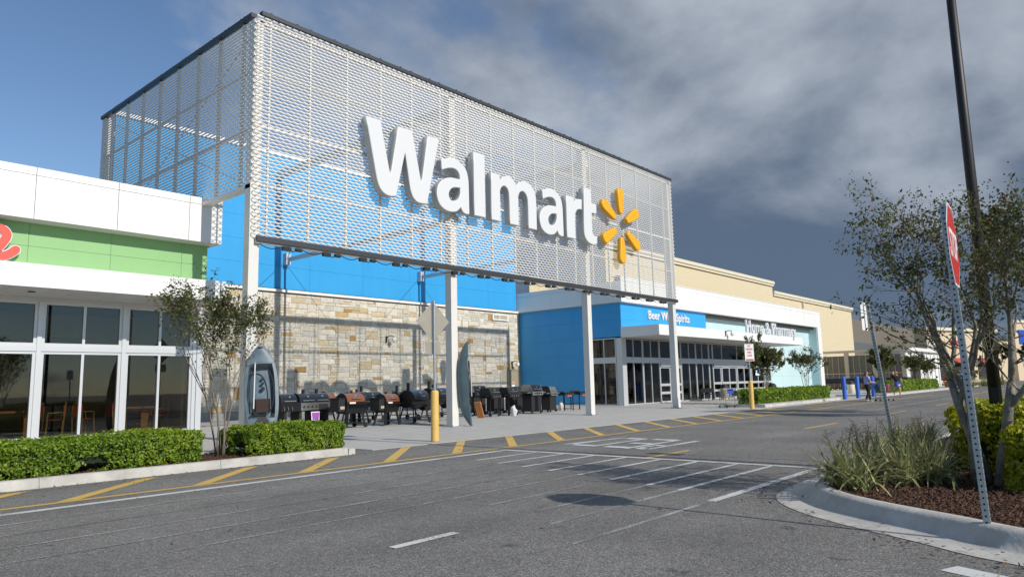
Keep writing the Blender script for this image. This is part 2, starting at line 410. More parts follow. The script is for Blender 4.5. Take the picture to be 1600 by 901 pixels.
# crossing: one strong line, faded parallels, bar at the far end
line(-8, 10.62, 12.0, 10.76, .15, P_WHITE)
for i, y in enumerate((9.85, 9.1, 8.35, 7.6, 6.85, 6.1, 5.35, 4.75)):
    wd = .05 if i < 6 else .06
    x0 = (-8, -8, -8, -8, 3.0, 6.5, 6.5, 6.0)[i]
    line(x0, y, 12.0, y, wd, P_WORN); line(10.2 - .2 * i, y, 12.0, y, .085, P_WHITE, z=.0055)
line(5.4, 4.02, 8.2, 4.02, .06, P_WORN); line(8.2, 4.02, 11.95, 4.02, .12, P_WHITE)
line(12.07, 10.85, 12.02, 3.95, .14, P_WHITE, z=.007)
line(4.32, 5.26, 5.13, 5.26, .11, P_WHITE, z=.007)
line(12.1, 7.2, 13.85, 7.2, .11, P_YEL)
line(6.36, 1.22, 6.0, .3, .22, P_WHITE)
line(30, 8.6, 60, 8.9, .12, P_WORN); line(60, 9.0, 130, 10.2, .14, P_YEL)
for k in range(9): line(31 + 3.4 * k, 9.9, 32.2 + 3.4 * k, 9.9, .12, P_WORN)
for k in range(4): line(21 + 9 * k, 7.3, 24 + 9 * k, 7.3, .11, P_YEL)
# worn PED lettering, tops towards -X
for a, b, wd in (((16.0, 8.08), (13.6, 8.05), .13), ((13.62, 8.1), (13.72, 8.36), .22), ((13.7, 8.38), (14.45, 8.38), .1), ((14.48, 8.08), (14.55, 8.42), .22),
              ((16.05, 8.6), (13.55, 8.58), .13), ((13.78, 8.66), (13.8, 9.27), .3), ((14.8, 8.66), (14.82, 9.22), .28), ((15.95, 8.68), (15.97, 9.27), .3),
              ((16.05, 9.52), (13.66, 9.54), .12), ((15.95, 9.6), (15.98, 10.05), .26), ((13.82, 9.62), (13.85, 10.2), .26), ((13.95, 10.3), (15.9, 10.25), .13)):
    line(*a, *b, wd, P_WHITE, 'painted_letter_stroke', .008)
line(13.8, 10.42, 16.1, 10.2, .11, P_WHITE, 'painted_letter_stroke', .010)

# pavement: sloping concrete slabs, raised behind the kerb on the left
def pz(x, y):
    t = min(1, max(0, (x - 8.2) / 2.4)); left = .15 + .016 * max(0, y - 14)
    right = .012 + .0135 * max(0, y - 17)
    return left * (1 - t) + right * t
pv = MB(); xs = [-14, 8.2, 9, 9.8, 10.6, 36, 60, 82]; ys = [14.95, 17, 22, 30.2]
pave = obj('pavement', MB(), A_CONC_D, kind='structure'); pave['label'] = 'pale concrete walkway in front of the store'
mb = MB()
def pgrid(mb, x0, x1, y0, y1, dz, th=.05):
    b = len(mb.v)
    for z in (0, -th):
        mb.v += [(x, y, pz(x, y) + dz + z) for x, y in ((x0, y0), (x1, y0), (x1, y1), (x0, y1))]
    mb.f += [(b, b + 1, b + 2, b + 3), (b + 7, b + 6, b + 5, b + 4)] + [(b + i, b + 4 + i, b + 4 + (i + 1) % 4, b + (i + 1) % 4) for i in range(4)]
for i in range(len(xs) - 1):
    y00 = 14.95 if xs[i] < 10.6 else 13.62
    for j in range(len(ys) - 1): pgrid(mb, xs[i], xs[i + 1], ys[j] if j else y00, ys[j + 1], -.014)
me = mb.mesh('pavement'); me.materials.append(A_CONC_D); pave.data = me
xe = [-14, -10.5, -7, -3.5, 0, 3.5, 6.9, 8.2, 10.6] + [10.6 + 3.18 * k for k in range(1, 16)] + [62, 72, 82]
for i in range(len(xe) - 1):
    y00 = 14.95 if xe[i] < 10.5 else 13.62
    ye = [y00, 17, 20.2, 23.4, 26.7, 29.9]
    for j in range(5):
        if xe[i] < 10 and j > 2: continue
        if xe[i] > 35 and j > 2: continue
        s = MB(); g = .006
        pgrid(s, xe[i] + g, xe[i + 1] - g, ye[j] + g, ye[j + 1] - g, 0, .012); obj('slab', s, A_CONC, pave)
# kerb of the left planting bed
kerb = obj('kerb', MB(), A_KERB, kind='structure'); kerb['label'] = 'pale concrete kerb along the planting bed'
def kerbprof(y): return [(y, 0), (y + .02, .14), (y + .05, .155), (y + .17, .155), (y + .17, -.05), (y, -.05)]
segs = [-11.2, -8.2, -5.2, -2.2, .8, 3.75, 6.72, 9.62]
for i in range(len(segs) - 1):
    s = MB().prism_x(kerbprof(13.2), segs[i] + .004, segs[i + 1] - .004); obj('kerb_stone', s, A_KERB, kerb)
s = MB().box(9.63, 13.2, -.05, 9.8, 14.95, .13); obj('kerb_stone', s, A_KERB, kerb)
me = MB().prism_x([(13.21, -.02), (13.23, .13), (13.36, .145), (13.36, -.02)], -11.2, 9.62).mesh('kerb'); me.materials.append(A_CONC_D); kerb.data = me
# mulch bed with chips
def mulch(name, pts, z, label, nch, seed, box, inside, chip=.05):
    o = sheet(name, pts, z, A_MULCH); o['label'] = label
    rng = np.random.default_rng(seed); P = []
    while len(P) < nch:
        x = rng.uniform(box[0], box[1]); y = rng.uniform(box[2], box[3])
        if inside(x, y): P.append((x, y))
    P = np.array(P); n = len(P); V = np.zeros((n, 8, 3)); ang = rng.uniform(0, 6.28, n); ln = rng.uniform(.4, 1.6, n) * chip; wd = rng.uniform(.25, .5, n) * chip * .7; th = rng.uniform(.1, .3, n) * chip * .6
    tilt = rng.normal(0, .35, n)
    for k, (i, j, q) in enumerate(((-1, -1, 0), (1, -1, 0), (1, 1, 0), (-1, 1, 0), (-1, -1, 1), (1, -1, 1), (1, 1, 1), (-1, 1, 1))):
        lx, ly, lz = i * ln / 2, j * wd / 2, q * th + .004 + i * ln / 2 * np.sin(tilt) + np.abs(ln / 2 * np.sin(tilt))
        V[:, k, 0] = P[:, 0] + lx * np.cos(ang) - ly * np.sin(ang); V[:, k, 1] = P[:, 1] + lx * np.sin(ang) + ly * np.cos(ang); V[:, k, 2] = z + lz
    F = np.array([(4, 5, 6, 7), (0, 1, 5, 4), (1, 2, 6, 5), (2, 3, 7, 6), (3, 0, 4, 7)])
    F = (np.arange(n)[:, None, None] * 8 + F[None]).reshape(-1, 4)
    me = quads(V.reshape(-1, 3), F, 'mulch_chips'); me.materials.append(A_CHIP)
    c = bpy.data.objects.new('mulch_chips', me); link(c, o); c['kind'] = 'stuff'
    return o
def quads(V, F, name, tone=None):
    me = bpy.data.meshes.new(name); nv, nf = len(V), len(F); k = F.shape[1]
    me.vertices.add(nv); me.vertices.foreach_set('co', np.ascontiguousarray(V, dtype=np.float32).ravel())
    me.loops.add(nf * k); me.loops.foreach_set('vertex_index', np.ascontiguousarray(F, dtype=np.int32).ravel())
    me.polygons.add(nf); me.polygons.foreach_set('loop_start', np.arange(0, nf * k, k, dtype=np.int32))
    me.update(calc_edges=True)
    if tone is not None:
        a = me.attributes.new('tone', 'FLOAT', 'POINT'); a.data.foreach_set('value', np.ascontiguousarray(tone, dtype=np.float32))
    return me
mulch('planting_bed', [(-11, 13.38), (9.62, 13.38), (9.62, 14.96), (-11, 14.96)], .135, 'mulched bed between kerb and walkway', 2600, 3, (3.5, 9.6, 13.4, 14.9), lambda x, y: True, .05)

# kerbed island on the right
near = [(4.9, -7), (5.6, -3.5), (6.1, -1.0), (6.5, .3), (6.72, .79), (6.9, 1.2), (7.2, 1.65), (7.66, 2.42), (8.16, 3.02), (8.8, 3.46), (9.52, 3.63), (10.56, 3.7), (13, 3.72), (18, 3.75), (24, 3.6), (25.4, 3.0), (25.8, 1.5), (25.8, -7)]
def resample(P, n):
    P = [Vector((p[0], p[1])) for p in P]; out = []
    for i in range(len(P) - 1):
        p0, p1, p2, p3 = P[max(i - 1, 0)], P[i], P[i + 1], P[min(i + 2, len(P) - 1)]
        for k in range(n):
            t = k / n; out.append(.5 * ((2 * p1) + (p2 - p0) * t + (2 * p0 - 5 * p1 + 4 * p2 - p3) * t * t + (3 * p1 - p0 - 3 * p2 + p3) * t ** 3))
    out.append(P[-1]); return out
path = resample(near, 5)
prof = [(0, .006), (.30, -.004 + .012), (.36, .02), (.41, .09), (.44, .145), (.475, .168), (.53, .176), (.60, .172), (.615, .12)]
def sweep(prof, path):
    mb = MB(); n = len(prof)
    for i, p in enumerate(path):
        t = (path[min(i + 1, len(path) - 1)] - path[max(i - 1, 0)]).normalized(); nr = Vector((t.y, -t.x))
        for d, z in prof: mb.v.append((p.x + nr.x * d, p.y + nr.y * d, z))
    for i in range(len(path) - 1):
        for k in range(n - 1): mb.f.append((i * n + k, (i + 1) * n + k, (i + 1) * n + k + 1, i * n + k + 1))
    return mb
ik = obj('island_kerb', sweep(prof, path), A_KERB, smooth=True, kind='structure'); ik['label'] = 'rolled concrete kerb and gutter around the planted island'
inner = []
for i, p in enumerate(path):
    t = (path[min(i + 1, len(path) - 1)] - path[max(i - 1, 0)]).normalized(); inner.append((p.x + t.y * .606, p.y - t.x * .606))
inP = inner + [(25.1, -7.0), (5.6, -7.0)]
def pin(x, y, P=inner):
    c = False; n = len(P); j = n - 1
    for i in range(n):
        if (P[i][1] > y) != (P[j][1] > y) and x < (P[j][0] - P[i][0]) * (y - P[i][1]) / (P[j][1] - P[i][1]) + P[i][0]: c = not c
        j = i
    return c
mulch('island_bed', inner, .15, 'reddish mulch covering the kerbed island', 11000, 5, (6.9, 11.5, -.6, 3.2), pin, .045)

# ------------------------------------------------------------------ store building
def panels(parent, name, m, xs, zs, y, th, gap=.008, axis='y'):
    for i in range(len(xs) - 1):
        for j in range(len(zs) - 1):
            b = MB(); a0, a1, z0, z1 = xs[i] + gap / 2, xs[i + 1] - gap / 2, zs[j] + gap / 2, zs[j + 1] - gap / 2
            if axis == 'y': b.box(a0, y, z0, a1, y + th, z1)
            else: b.box(y, a0, z0, y + th, a1, z1)
            obj(name, b, m, parent)
def frange(a, b, st):
    n = max(1, round((b - a) / st)); return [a + (b - a) * i / n for i in range(n + 1)]
def window(parent, u0, u1, z0, z1, splits, plane, axis='y', fw=.06, dep=.12, mw=.05, gm=None, mid=None, name='window_frame'):
    """frame in the plane; splits = inner mullion centres; mid = transom heights"""
    gm = gm or A_GL
    def bx(mb, a0, a1, b0, b1, d0, d1):
        if axis == 'y': mb.box(a0, plane + d0, b0, a1, plane + d1, b1)
        else: mb.box(plane + d0, a0, b0, plane + d1, a1, b1)
    fr = MB(); bx(fr, u0, u0 + fw, z0, z1, 0, dep); bx(fr, u1 - fw, u1, z0, z1, 0, dep)
    bx(fr, u0 + fw, u1 - fw, z0, z0 + fw, .001, dep - .001); bx(fr, u0 + fw, u1 - fw, z1 - fw, z1, .001, dep - .001)
    for s in splits: bx(fr, s - mw / 2, s + mw / 2, z0 + fw, z1 - fw, .002, dep - .002)
    ed = [u0 + fw] + [q for s in splits for q in (s - mw / 2, s + mw / 2)] + [u1 - fw]
    zed = [z0 + fw] + [q for s in (mid or []) for q in (s - mw / 2, s + mw / 2)] + [z1 - fw]
    for s in (mid or []):
        for k in range(0, len(ed), 2): bx(fr, ed[k], ed[k + 1], s - mw / 2, s + mw / 2, .003, dep - .003)
    o = obj(name, fr, A_ALU, parent)
    for k in range(0, len(ed), 2):
        for q in range(0, len(zed), 2):
            g = MB(); bx(g, ed[k], ed[k + 1], zed[q], zed[q + 1], dep * .45, dep * .45 + .008); obj('pane', g, gm, o)
    return o

store = thing('store_building', 'large store with blue upper wall, stone front and white entrance wing behind the mesh screen', 'building', base=(30, 30, 0))
# blue upper wall
obj('wall_backing', MB().box(10.4, 30.08, .1, 34.74, 30.4, 12.62), A_INTD, store)
panels(store, 'blue_panel', A_BLUE, [10.4, 13.1, 16.3, 19.5, 22.7, 25.9, 29.1, 32.3, 34.75], frange(6.16, 12.6, 1.07), 30.0, .07, gap=.007)
obj('coping', MB().box(10.3, 29.93, 12.6, 34.85, 30.5, 12.78), A_WHITE, store)
obj('coping_side', MB().box(34.75, 30.0, 6.1, 34.95, 34, 12.6), A_BLUE, store)
obj('ledge_trim', MB().box(10.4, 29.86, 6.0, 35.0, 30.06, 6.12), A_WHITE, store)
obj('ledge_flashing', MB().box(10.4, 29.9, 6.122, 34.9, 30.0, 6.155), A_BLACKM, store)
# stone wall, stones one by one
sw = obj('stone_wall', MB().box(10.4, 30.0, 0, 35.3, 30.2, 5.98), A_MORTAR, store)
def stones():
    rng = random.Random(11); cw, ch = .125, .132; X0, X1, Z0, Z1 = 10.5, 35.24, .52, 5.99
    nx, nz = int((X1 - X0) / cw), int((Z1 - Z0) / ch); occ = np.zeros((nz, nx), bool); out = []
    for j in range(nz):
        for i in range(nx):
            if occ[j, i]: continue
            h = rng.choices((1, 2, 3), (.4, .55, .05))[0]; wmax = rng.choice((3, 4, 4, 5, 5, 6, 7))
            h = min(h, nz - j)
            while h > 1 and occ[j:j + h, i].any(): h -= 1
            wdt = 1
            while wdt < wmax and i + wdt < nx and not occ[j:j + h, i + wdt].any(): wdt += 1
            if i + wdt == nx - 1: wdt += 1
            occ[j:j + h, i:i + wdt] = True
            if wdt == 1 and h == 3: h = 3
            out.append((X0 + i * cw, Z0 + j * ch, wdt * cw, h * ch))
    return out
SC = [((.61, .555, .455), 40), ((.65, .61, .52), 36), ((.54, .52, .46), 16), ((.56, .46, .30), 8), ((.50, .36, .18), 3.5), ((.42, .25, .10), 1.8)]
def stone_color(rng):
    c = rng.choices([s[0] for s in SC], [s[1] for s in SC])[0]; k = rng.uniform(.9, 1.08); return tuple(q * k for q in c)
def stone_geo(s, rng, V, F, C):
    x, z, wd, h = s; g = .006; x0, x1, z0, z1 = x + g, x + wd - g, z + g, z + h - g
    p = rng.uniform(.014, .034); e = .012; b = len(V); yf = 30.0
    j = lambda a: rng.uniform(-a, a)
    V += [(x0, yf, z0), (x1, yf, z0), (x1, yf, z1), (x0, yf, z1)]
    V += [(x0, yf - p * .6, z0), (x1, yf - p * .6, z0), (x1, yf - p * .6, z1), (x0, yf - p * .6, z1)]
    V += [(x0 + e + abs(j(.01)), yf - p + j(.005), z0 + e), (x1 - e - abs(j(.01)), yf - p + j(.005), z0 + e), (x1 - e, yf - p + j(.005), z1 - e - abs(j(.01))), (x0 + e, yf - p + j(.005), z1 - e)]
    V.append(((x0 + x1) / 2 + j(.03), yf - p - rng.uniform(0, .008), (z0 + z1) / 2))
    for a in (0, 4):
        for q in range(4): F.append((b + a + q, b + a + (q + 1) % 4, b + a + 4 + (q + 1) % 4, b + a + 4 + q))
    for q in range(4): F.append((b + 8 + q, b + 8 + (q + 1) % 4, b + 12))
    C += [(*stone_color(rng), 1)] * 13
def stone_mesh(V, F, C, name):
    me = bpy.data.meshes.new(name); me.from_pydata(V, [], F); a = me.color_attributes.new('col', 'FLOAT_COLOR', 'POINT')
    a.data.foreach_set('color', np.array(C, np.float32).ravel()); me.materials.append(A_STONE); return me
ST = stones(); door_zone = (33.95, 35.1, 0, 2.42); vent_zone = (32.55, 34.05, 5.44, 5.84)
def hit(s, z): return s[0] + s[2] > z[0] and s[0] < z[1] and s[1] + s[3] > z[2] and s[1] < z[3]
ST = [s for s in ST if not hit(s, door_zone)]
# the 300 that show largest: big ones, seen above the grills, nearest first
ST.sort(key=lambda s: -(s[2] * s[3]) / (s[0] ** 2 + 900) * (1 if s[1] > 1.0 and s[0] > 11.2 else .2))
rs = random.Random(4)
for s in ST[:300]:
    V, F, C = [], [], []; stone_geo(s, rs, V, F, C); link(bpy.data.objects.new('stone', stone_mesh(V, F, C, 'stone')), sw)
V, F, C = [], [], []
for s in ST[300:]: stone_geo(s, rs, V, F, C)
o = bpy.data.objects.new('stone_courses', stone_mesh(V, F, C, 'stone_courses')); link(o, sw); o['kind'] = 'stuff'
obj('plinth', MB().box(10.5, 29.86, 0, 35.24, 30.0, .51), A_PLINTH, store)
obj('vent_frame', MB().box(32.56, 29.88, 5.45, 34.04, 29.94, 5.52).box(32.56, 29.88, 5.76, 34.04, 29.94, 5.83).box(32.56, 29.88, 5.52, 32.66, 29.94, 5.76).box(33.94, 29.88, 5.52, 34.04, 29.94, 5.76).box(33.2, 29.89, 5.52, 33.26, 29.94, 5.76), A_SIGNW, store)
obj('vent_louvre', MB().box(32.66, 29.91, 5.52, 33.94, 29.935, 5.76), A_INTL, store)
d = obj('service_door', MB().box(33.97, 29.9, .2, 34.85, 29.98, 2.3), mat('door_tan', (.3, .26, .17), .6), store)
obj('door_frame', MB().box(33.9, 29.88, .2, 33.97, 30, 2.4).box(34.85, 29.88, .2, 34.9, 30, 2.4).box(33.97, 29.88, 2.3, 34.85, 30, 2.4), mat('door_frame_tan', (.27, .23, .15), .6), d)
obj('notice', MB().box(34.25, 29.892, 1.25, 34.5, 29.899, 1.58), A_SIGNW, d)
obj('notice_band', MB().box(34.27, 29.888, 1.44, 34.48, 29.891, 1.55), A_RED, d)
# entrance wing
XR = 69.7
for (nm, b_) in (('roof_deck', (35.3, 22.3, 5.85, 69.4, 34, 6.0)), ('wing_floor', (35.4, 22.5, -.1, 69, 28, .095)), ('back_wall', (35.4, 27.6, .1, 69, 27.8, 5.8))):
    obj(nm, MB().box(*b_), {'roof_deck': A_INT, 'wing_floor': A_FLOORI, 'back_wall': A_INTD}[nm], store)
obj('parapet_core', MB().box(35.1, 22.06, 6.06, XR - .1, 22.5, 7.5).box(35.06, 22.5, 6.06, 35.5, 30, 7.22), A_INT, store)
fx = [35.0, 38.3, 41.5, 44.7, 47.94, 51.31, 54.84, 58.33, 61.85, 65.38, XR]
panels(store, 'fascia_panel', A_WHITE, fx, [6.05, 7.28, 7.54], 22.0, .05, .012)
panels(store, 'fascia_panel', A_WHITE, [22.0, 24.8, 27.1, 30.0], [6.05, 7.02, 7.28], 35.0, .05, .012, axis='x')
obj('fascia_soffit', MB().box(35.05, 22.05, 6.03, XR, 22.9, 6.052).box(35.05, 22.9, 6.03, 35.3, 30, 6.052), A_SOFF, store)
obj('parapet_cap', MB().box(34.98, 21.97, 7.54, XR + .02, 22.6, 7.58), A_WHITE, store)
# blue side wall (shaded) and blue sign band
obj('side_backing', MB().box(35.32, 24.75, .08, 35.5, 30, 6.03), A_INTD, store)
panels(store, 'blue_panel', A_BLUE, [24.72, 27.4, 29.98], [.08, 1.1, 2.1, 3.1, 4.05], 35.25, .06, .006, axis='x')
panels(store, 'blue_panel', A_BLUE, [22.3, 24.72, 27.4, 29.98], [4.05, 5.05, 6.03], 35.25, .06, .006, axis='x')
obj('band_backing', MB().box(35.33, 22.32, 4.0, 46.15, 22.45, 6.03), A_INTD, store)
panels(store, 'blue_panel', A_BLUE, [35.25, 38.3, 41.5, 44.7, 46.19], [4.02, 5.05, 6.03], 22.25, .06, .006)
obj('mint_backing', MB().box(46.2, 22.88, 4.4, 68.55, 23, 6.03).box(57.6, 22.88, .1, 68.55, 23, 4.4), A_INTD, store)
panels(store, 'mint_panel', A_MINT, frange(46.2, 68.6, 3.2), [4.55, 5.05, 5.55, 6.03], 22.8, .06, .006)
panels(store, 'mint_panel', A_MINT, frange(57.7, 68.6, 3.2), [.1, 1.6, 3.1, 4.55], 22.8, .06, .006)
obj('mint_return', MB().box(68.6, 22.06, .1, 68.68, 22.86, 6.03), A_MINT, store)
obj('end_pier', MB().box(68.7, 21.98, .1, XR, 23.6, 6.045), A_WHITE, store)
obj('small_wall_sign', MB().box(69.72, 21.9, 2.7, 69.8, 22.9, 3.3), A_SIGNW, store)
# entrance canopy
can = obj('entrance_canopy', MB().box(35.1, 19.7, 4.0, 57.8, 22.2, 4.58), A_WHITE, store)
obj('canopy_soffit', MB().box(35.2, 19.8, 3.975, 57.7, 22.2, 3.998), A_SOFF, can)
for k in range(9): obj('soffit_rib', MB().box(36.2 + 2.5 * k, 19.85, 3.955, 36.26 + 2.5 * k, 22.15, 3.974), A_SOFF, can)
# glazed front: piers, windows, doors
YG = 22.32
obj('corner_pier', MB().box(35.27, YG - .05, .08, 35.72, YG + .35, 3.98), A_ALU, store)
def bay(x0, x1, splits): 
    window(store, x0, x1, .1, 2.6, splits, YG, gm=A_GLD); window(store, x0, x1, 2.82, 3.97, splits, YG, gm=A_GLD)
obj('transom_band', MB().box(35.72, YG - .02, 2.601, 57.6, YG + .14, 2.819), A_ALU, store)
bay(35.73, 37.65, [36.6]); bay(37.67, 39.65, [38.62]); bay(42.45, 44.55, [43.56]); bay(44.57, 46.5, [45.5]); bay(46.52, 47.1, [])
window(store, 39.67, 42.43, 2.82, 3.97, [41.05], YG, gm=A_GLD); window(store, 47.12, 52.4, 2.82, 3.97, [48.6, 51.2], YG, gm=A_GLD); window(store, 52.42, 57.6, 2.82, 3.97, [53.7, 55, 56.3], YG, gm=A_GLD)
def sliding(x0, x1, n):
    head = obj('door_header', MB().box(x0, YG - .06, 2.35, x1, YG + .16, 2.6), A_ALU, store)
    obj('door_sensor', MB().box((x0 + x1) / 2 - .06, YG - .1, 2.42, (x0 + x1) / 2 + .06, YG - .06, 2.5), A_BLACKM, head)
    wl = (x1 - x0) / n
    for k in range(n):
        d = window(store, x0 + wl * k + .01, x0 + wl * (k + 1) - .01, .1, 2.34, [], YG + (.0 if k % 2 else .05), fw=.1, mw=.15, gm=A_GLD, mid=[.7, 1.2], name='sliding_door')
sliding(39.68, 42.42, 2); sliding(47.15, 57.58, 8)
window(store, 22.72, 24.7, .1, 2.6, [23.55], 35.3, axis='x', gm=A_GLD); window(store, 22.72, 24.7, 2.82, 4.0, [23.55], 35.3, axis='x', gm=A_GLD)
obj('side_transom', MB().box(35.28, 22.72, 2.602, 35.44, 24.7, 2.818), A_ALU, store)
for k, (x, c) in enumerate(((37, (.25, .16, .05)), (39, (.3, .06, .04)), (43.4, (.1, .14, .2)), (45.4, (.26, .2, .05)))):
    sh = obj('shelf_unit', MB().box(x - .5, 24.6, .1, x + .5, 24.7, 1.7), A_INTL, store)
    for q in range(4):
        obj('shelf', MB().box(x - .5, 24.2, .3 + .4 * q, x + .5, 24.6, .34 + .4 * q), A_STAIN, sh)
        obj('stock', MB().box(x - .42, 24.25, .345 + .4 * q, x + .12 + .07 * q, 24.5, .56 + .4 * q), mat('stock_%d_%d' % (k, q), tuple(min(1, v * (1 + .4 * q)) for v in c), .5, var=.5, vscale=9), sh)
# high tan walls behind
t1 = obj('tan_wall', MB().box(39.6, 26, 5.9, 68.9, 26.3, 10.35), A_TAN, store)
obj('cornice', MB().box(39.5, 25.86, 10.352, 69.0, 26.35, 10.55).box(39.45, 25.78, 10.552, 69.05, 26.4, 10.82), A_TANTRIM, t1)
t1b = obj('tan_wall', MB().box(35.4, 29.2, 5.9, 39.6, 29.4, 8.4), A_TAN, store)
t2 = obj('tan_wall', MB().box(68.9, 26.05, 0, 94.6, 26.35, 9.45).box(94.4, 26.35, 0, 94.6, 50, 9.44), A_TAN, store)
obj('cornice', MB().box(68.95, 25.9, 9.452, 94.7, 26.4, 9.66).box(68.95, 25.82, 9.662, 94.8, 26.45, 9.92), A_TANTRIM, t2)
obj('downpipe', MB().box(77.0, 25.85, 6, 77.15, 25.98, 9.5), A_TANTRIM, t2)
obj('roof_slab', MB().box(35.4, 26.3, 5.7, 94.3, 60, 5.85).box(10.4, 30.4, 5.7, 35.2, 60, 5.85), A_INT, store)

# ------------------------------------------------------------------ restaurant unit on the left
shop = thing('shop_building', 'white shop unit with green sign band and tall dark storefront windows', 'building', base=(2, 24, 0))
panels(shop, 'fascia_panel', A_WHITE, [-8.5, -6.5, -4.5, -2.5, -.54, 1.46, 3.46, 5.46, 7.46, 9.46, 10.49], [5.95, 7.11, 7.33], 21.0, .05, .014)
obj('fascia_core', MB().box(-8.5, 21.04, 5.98, 10.45, 21.5, 7.3), A_INT, shop)
obj('fascia_soffit', MB().box(-8.5, 21.06, 5.945, 10.46, 21.52, 5.968), A_SOFF, shop)
obj('fascia_end', MB().box(10.452, 21.055, 5.97, 10.488, 30, 7.31), A_WHITE, shop)
obj('band_core', MB().box(-8.5, 21.6, 4.2, 10.3, 21.8, 5.96), A_INT, shop)
panels(shop, 'green_panel', A_GREEN, [-8.5, -6.5, -4.5, -2.5, -.5, 1.5, 3.5, 5.51, 7.51, 9.5, 10.3], [4.72, 5.33, 5.955], 21.52, .06, .007)
cn = obj('shop_canopy', MB().box(-8.5, 20.63, 4.15, 10.49, 22.45, 4.74), A_WHITE, shop)
obj('canopy_soffit', MB().box(-8.4, 20.7, 4.12, 10.42, 22.44, 4.148), A_SOFF, cn)
for k in range(24): obj('soffit_board', MB().box(-1.5 + .5 * k, 20.72, 4.112, -1.02 + .5 * k, 22.4, 4.119), A_SOFF, cn)
for x in (5.6, 9.4): obj('downlight', MB().lathe([(.09, 0), (.09, .02)], 12, (x, 21.3, 4.095)), A_BLACKM, cn)
obj('head_trim', MB().box(-8.5, 22.44, 4.0, 10.68, 22.7, 4.12), A_SOFF, shop)
YS = 22.48
obj('shop_transom', MB().box(-8.5, YS - .03, 2.64, 10.42, YS + .13, 2.79), A_ALU, shop)
for x0, x1, sp in ((-2.3, -.2, -1.3), (-.15, 2.0, .9), (2.05, 4.1, 3.1), (4.15, 6.1, 5.12), (6.22, 8.27, 7.26), (8.4, 10.38, 9.37)):
    window(shop, x0, x1, .25, 2.64, [sp], YS, fw=.075, mw=.07); window(shop, x0, x1, 2.79, 4.0, [sp], YS, fw=.075, mw=.07)
    obj('mullion_post', MB().box(x1, YS - .06, .25, x1 + .11, YS + .14, 4.0), A_ALU, shop)
obj('corner_post', MB().box(10.5, YS - .08, .25, 10.68, YS + .3, 4.1), A_ALU, shop)
obj('shop_side_wall', MB().box(10.45, 22.8, .1, 10.6, 30, 7.2), A_WHITE, shop)
obj('shop_floor', MB().box(-8.4, 22.62, .05, 10.4, 29.8, .27), A_FLOORI, shop)
obj('shop_back_wall', MB().box(-8.4, 27.4, .27, 10.4, 27.6, 4.3), A_INTL, shop)
obj('shop_partition', MB().box(6.9, 24.8, .27, 7.9, 24.95, 3.2), mat('navy_partition', (.008, .012, .03), .6), shop)
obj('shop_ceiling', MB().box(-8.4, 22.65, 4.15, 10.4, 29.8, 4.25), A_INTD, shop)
obj('shop_roof', MB().box(-8.5, 21.5, 7.0, 10.45, 30, 7.1), A_INT, shop)
obj('shop_inner_wall', MB().box(10.3, 22.9, .27, 10.42, 29.8, 4.14), A_INTL, shop)
obj('menu_board', MB().box(4.6, 26.9, 1.2, 5.7, 26.95, 2.5), mat('menu_grey', (.3, .29, .27), .7), shop)
# red script letter at the edge of the picture, white rim behind
rn = thing('shop_sign_letter', 'red script letter with white rim on the green band at the left edge', 'sign', base=(5.0, 21.45, 5.2))
def bez(P, n=10):
    P = [Vector((p[0], p[1])) for p in P]; out = resample(P, n); return [(q.x, q.y) for q in out]
LN = bez([(4.02, 4.98), (4.12, 5.3), (4.28, 5.66), (4.3, 5.4), (4.22, 5.02), (4.36, 5.36), (4.62, 5.62), (4.86, 5.66), (4.98, 5.52), (4.9, 5.3), (4.76, 5.08), (4.8, 4.97), (4.96, 4.98), (5.1, 5.07), (5.19, 5.16)], 8)
def stroke_y(pts, wd, y0, y1):
    mb = MB(); n = len(pts); P = [Vector(p) for p in pts]
    for i, p in enumerate(P):
        t = (P[min(i + 1, n - 1)] - P[max(i - 1, 0)]).normalized(); nr = Vector((-t.y, t.x)) * wd / 2
        for q, y in ((p + nr, y0), (p - nr, y0), (p - nr, y1), (p + nr, y1)): mb.v.append((q.x, y, q.y))
    for i in range(n - 1):
        for k in range(4): mb.f.append((i * 4 + k, i * 4 + (k + 1) % 4, i * 4 + 4 + (k + 1) % 4, i * 4 + 4 + k))
    e = (n - 1) * 4; mb.f += [(0, 3, 2, 1), (e, e + 1, e + 2, e + 3)]
    for c in (P[0], P[-1]): mb.path([(c.x, y0 + .0006, c.y), (c.x, y1 - .0006, c.y)], wd / 2, 14)
    return mb
obj('letter_rim', stroke_y(LN, .25, 21.33, 21.45), A_LETW, rn); obj('letter_face', stroke_y(LN, .20, 21.30, 21.332), A_REDL, rn)

# ------------------------------------------------------------------ furniture seen through the shop glass
def cafe_chair():
    t = thing('cafe_chair', 'x', 'chair', 'bistro chairs inside the shop')
    obj('seat', MB().lathe([(.2, 0), (.22, .015), (.2, .03)], 16, (0, 0, .45)), A_WICK, t)
    bk = MB(); n = 9
    for i in range(n + 1):
        a = math.pi * i / n; 
        bk.v += [(-.2 - .05 * math.sin(a), -.2 * math.cos(a), .5 + .44 * math.sin(a) ** .6), (-.23 - .05 * math.sin(a), -.2 * math.cos(a), .5 + .44 * math.sin(a) ** .6)]
    bk = MB(); bk.box(-.24, -.2, .52, -.2, .2, .88); 
    obj('backrest', bk, A_WICK, t)
    obj('frame_hoop', MB().path([(-.2, -.21, 0), (-.22, -.22, .5), (-.25, -.17, .85), (-.26, 0, .95), (-.25, .17, .85), (-.22, .22, .5), (-.2, .21, 0)], .016, 6), A_RATTAN, t)
    for s in (-1, 1): obj('leg', MB().path([(.2, .2 * s, 0), (.18, .17 * s, .45), (.16, .2 * s, .66), (-.2, .21 * s, .68)], .014, 6), A_RATTAN, t)
    return t
c0 = cafe_chair()
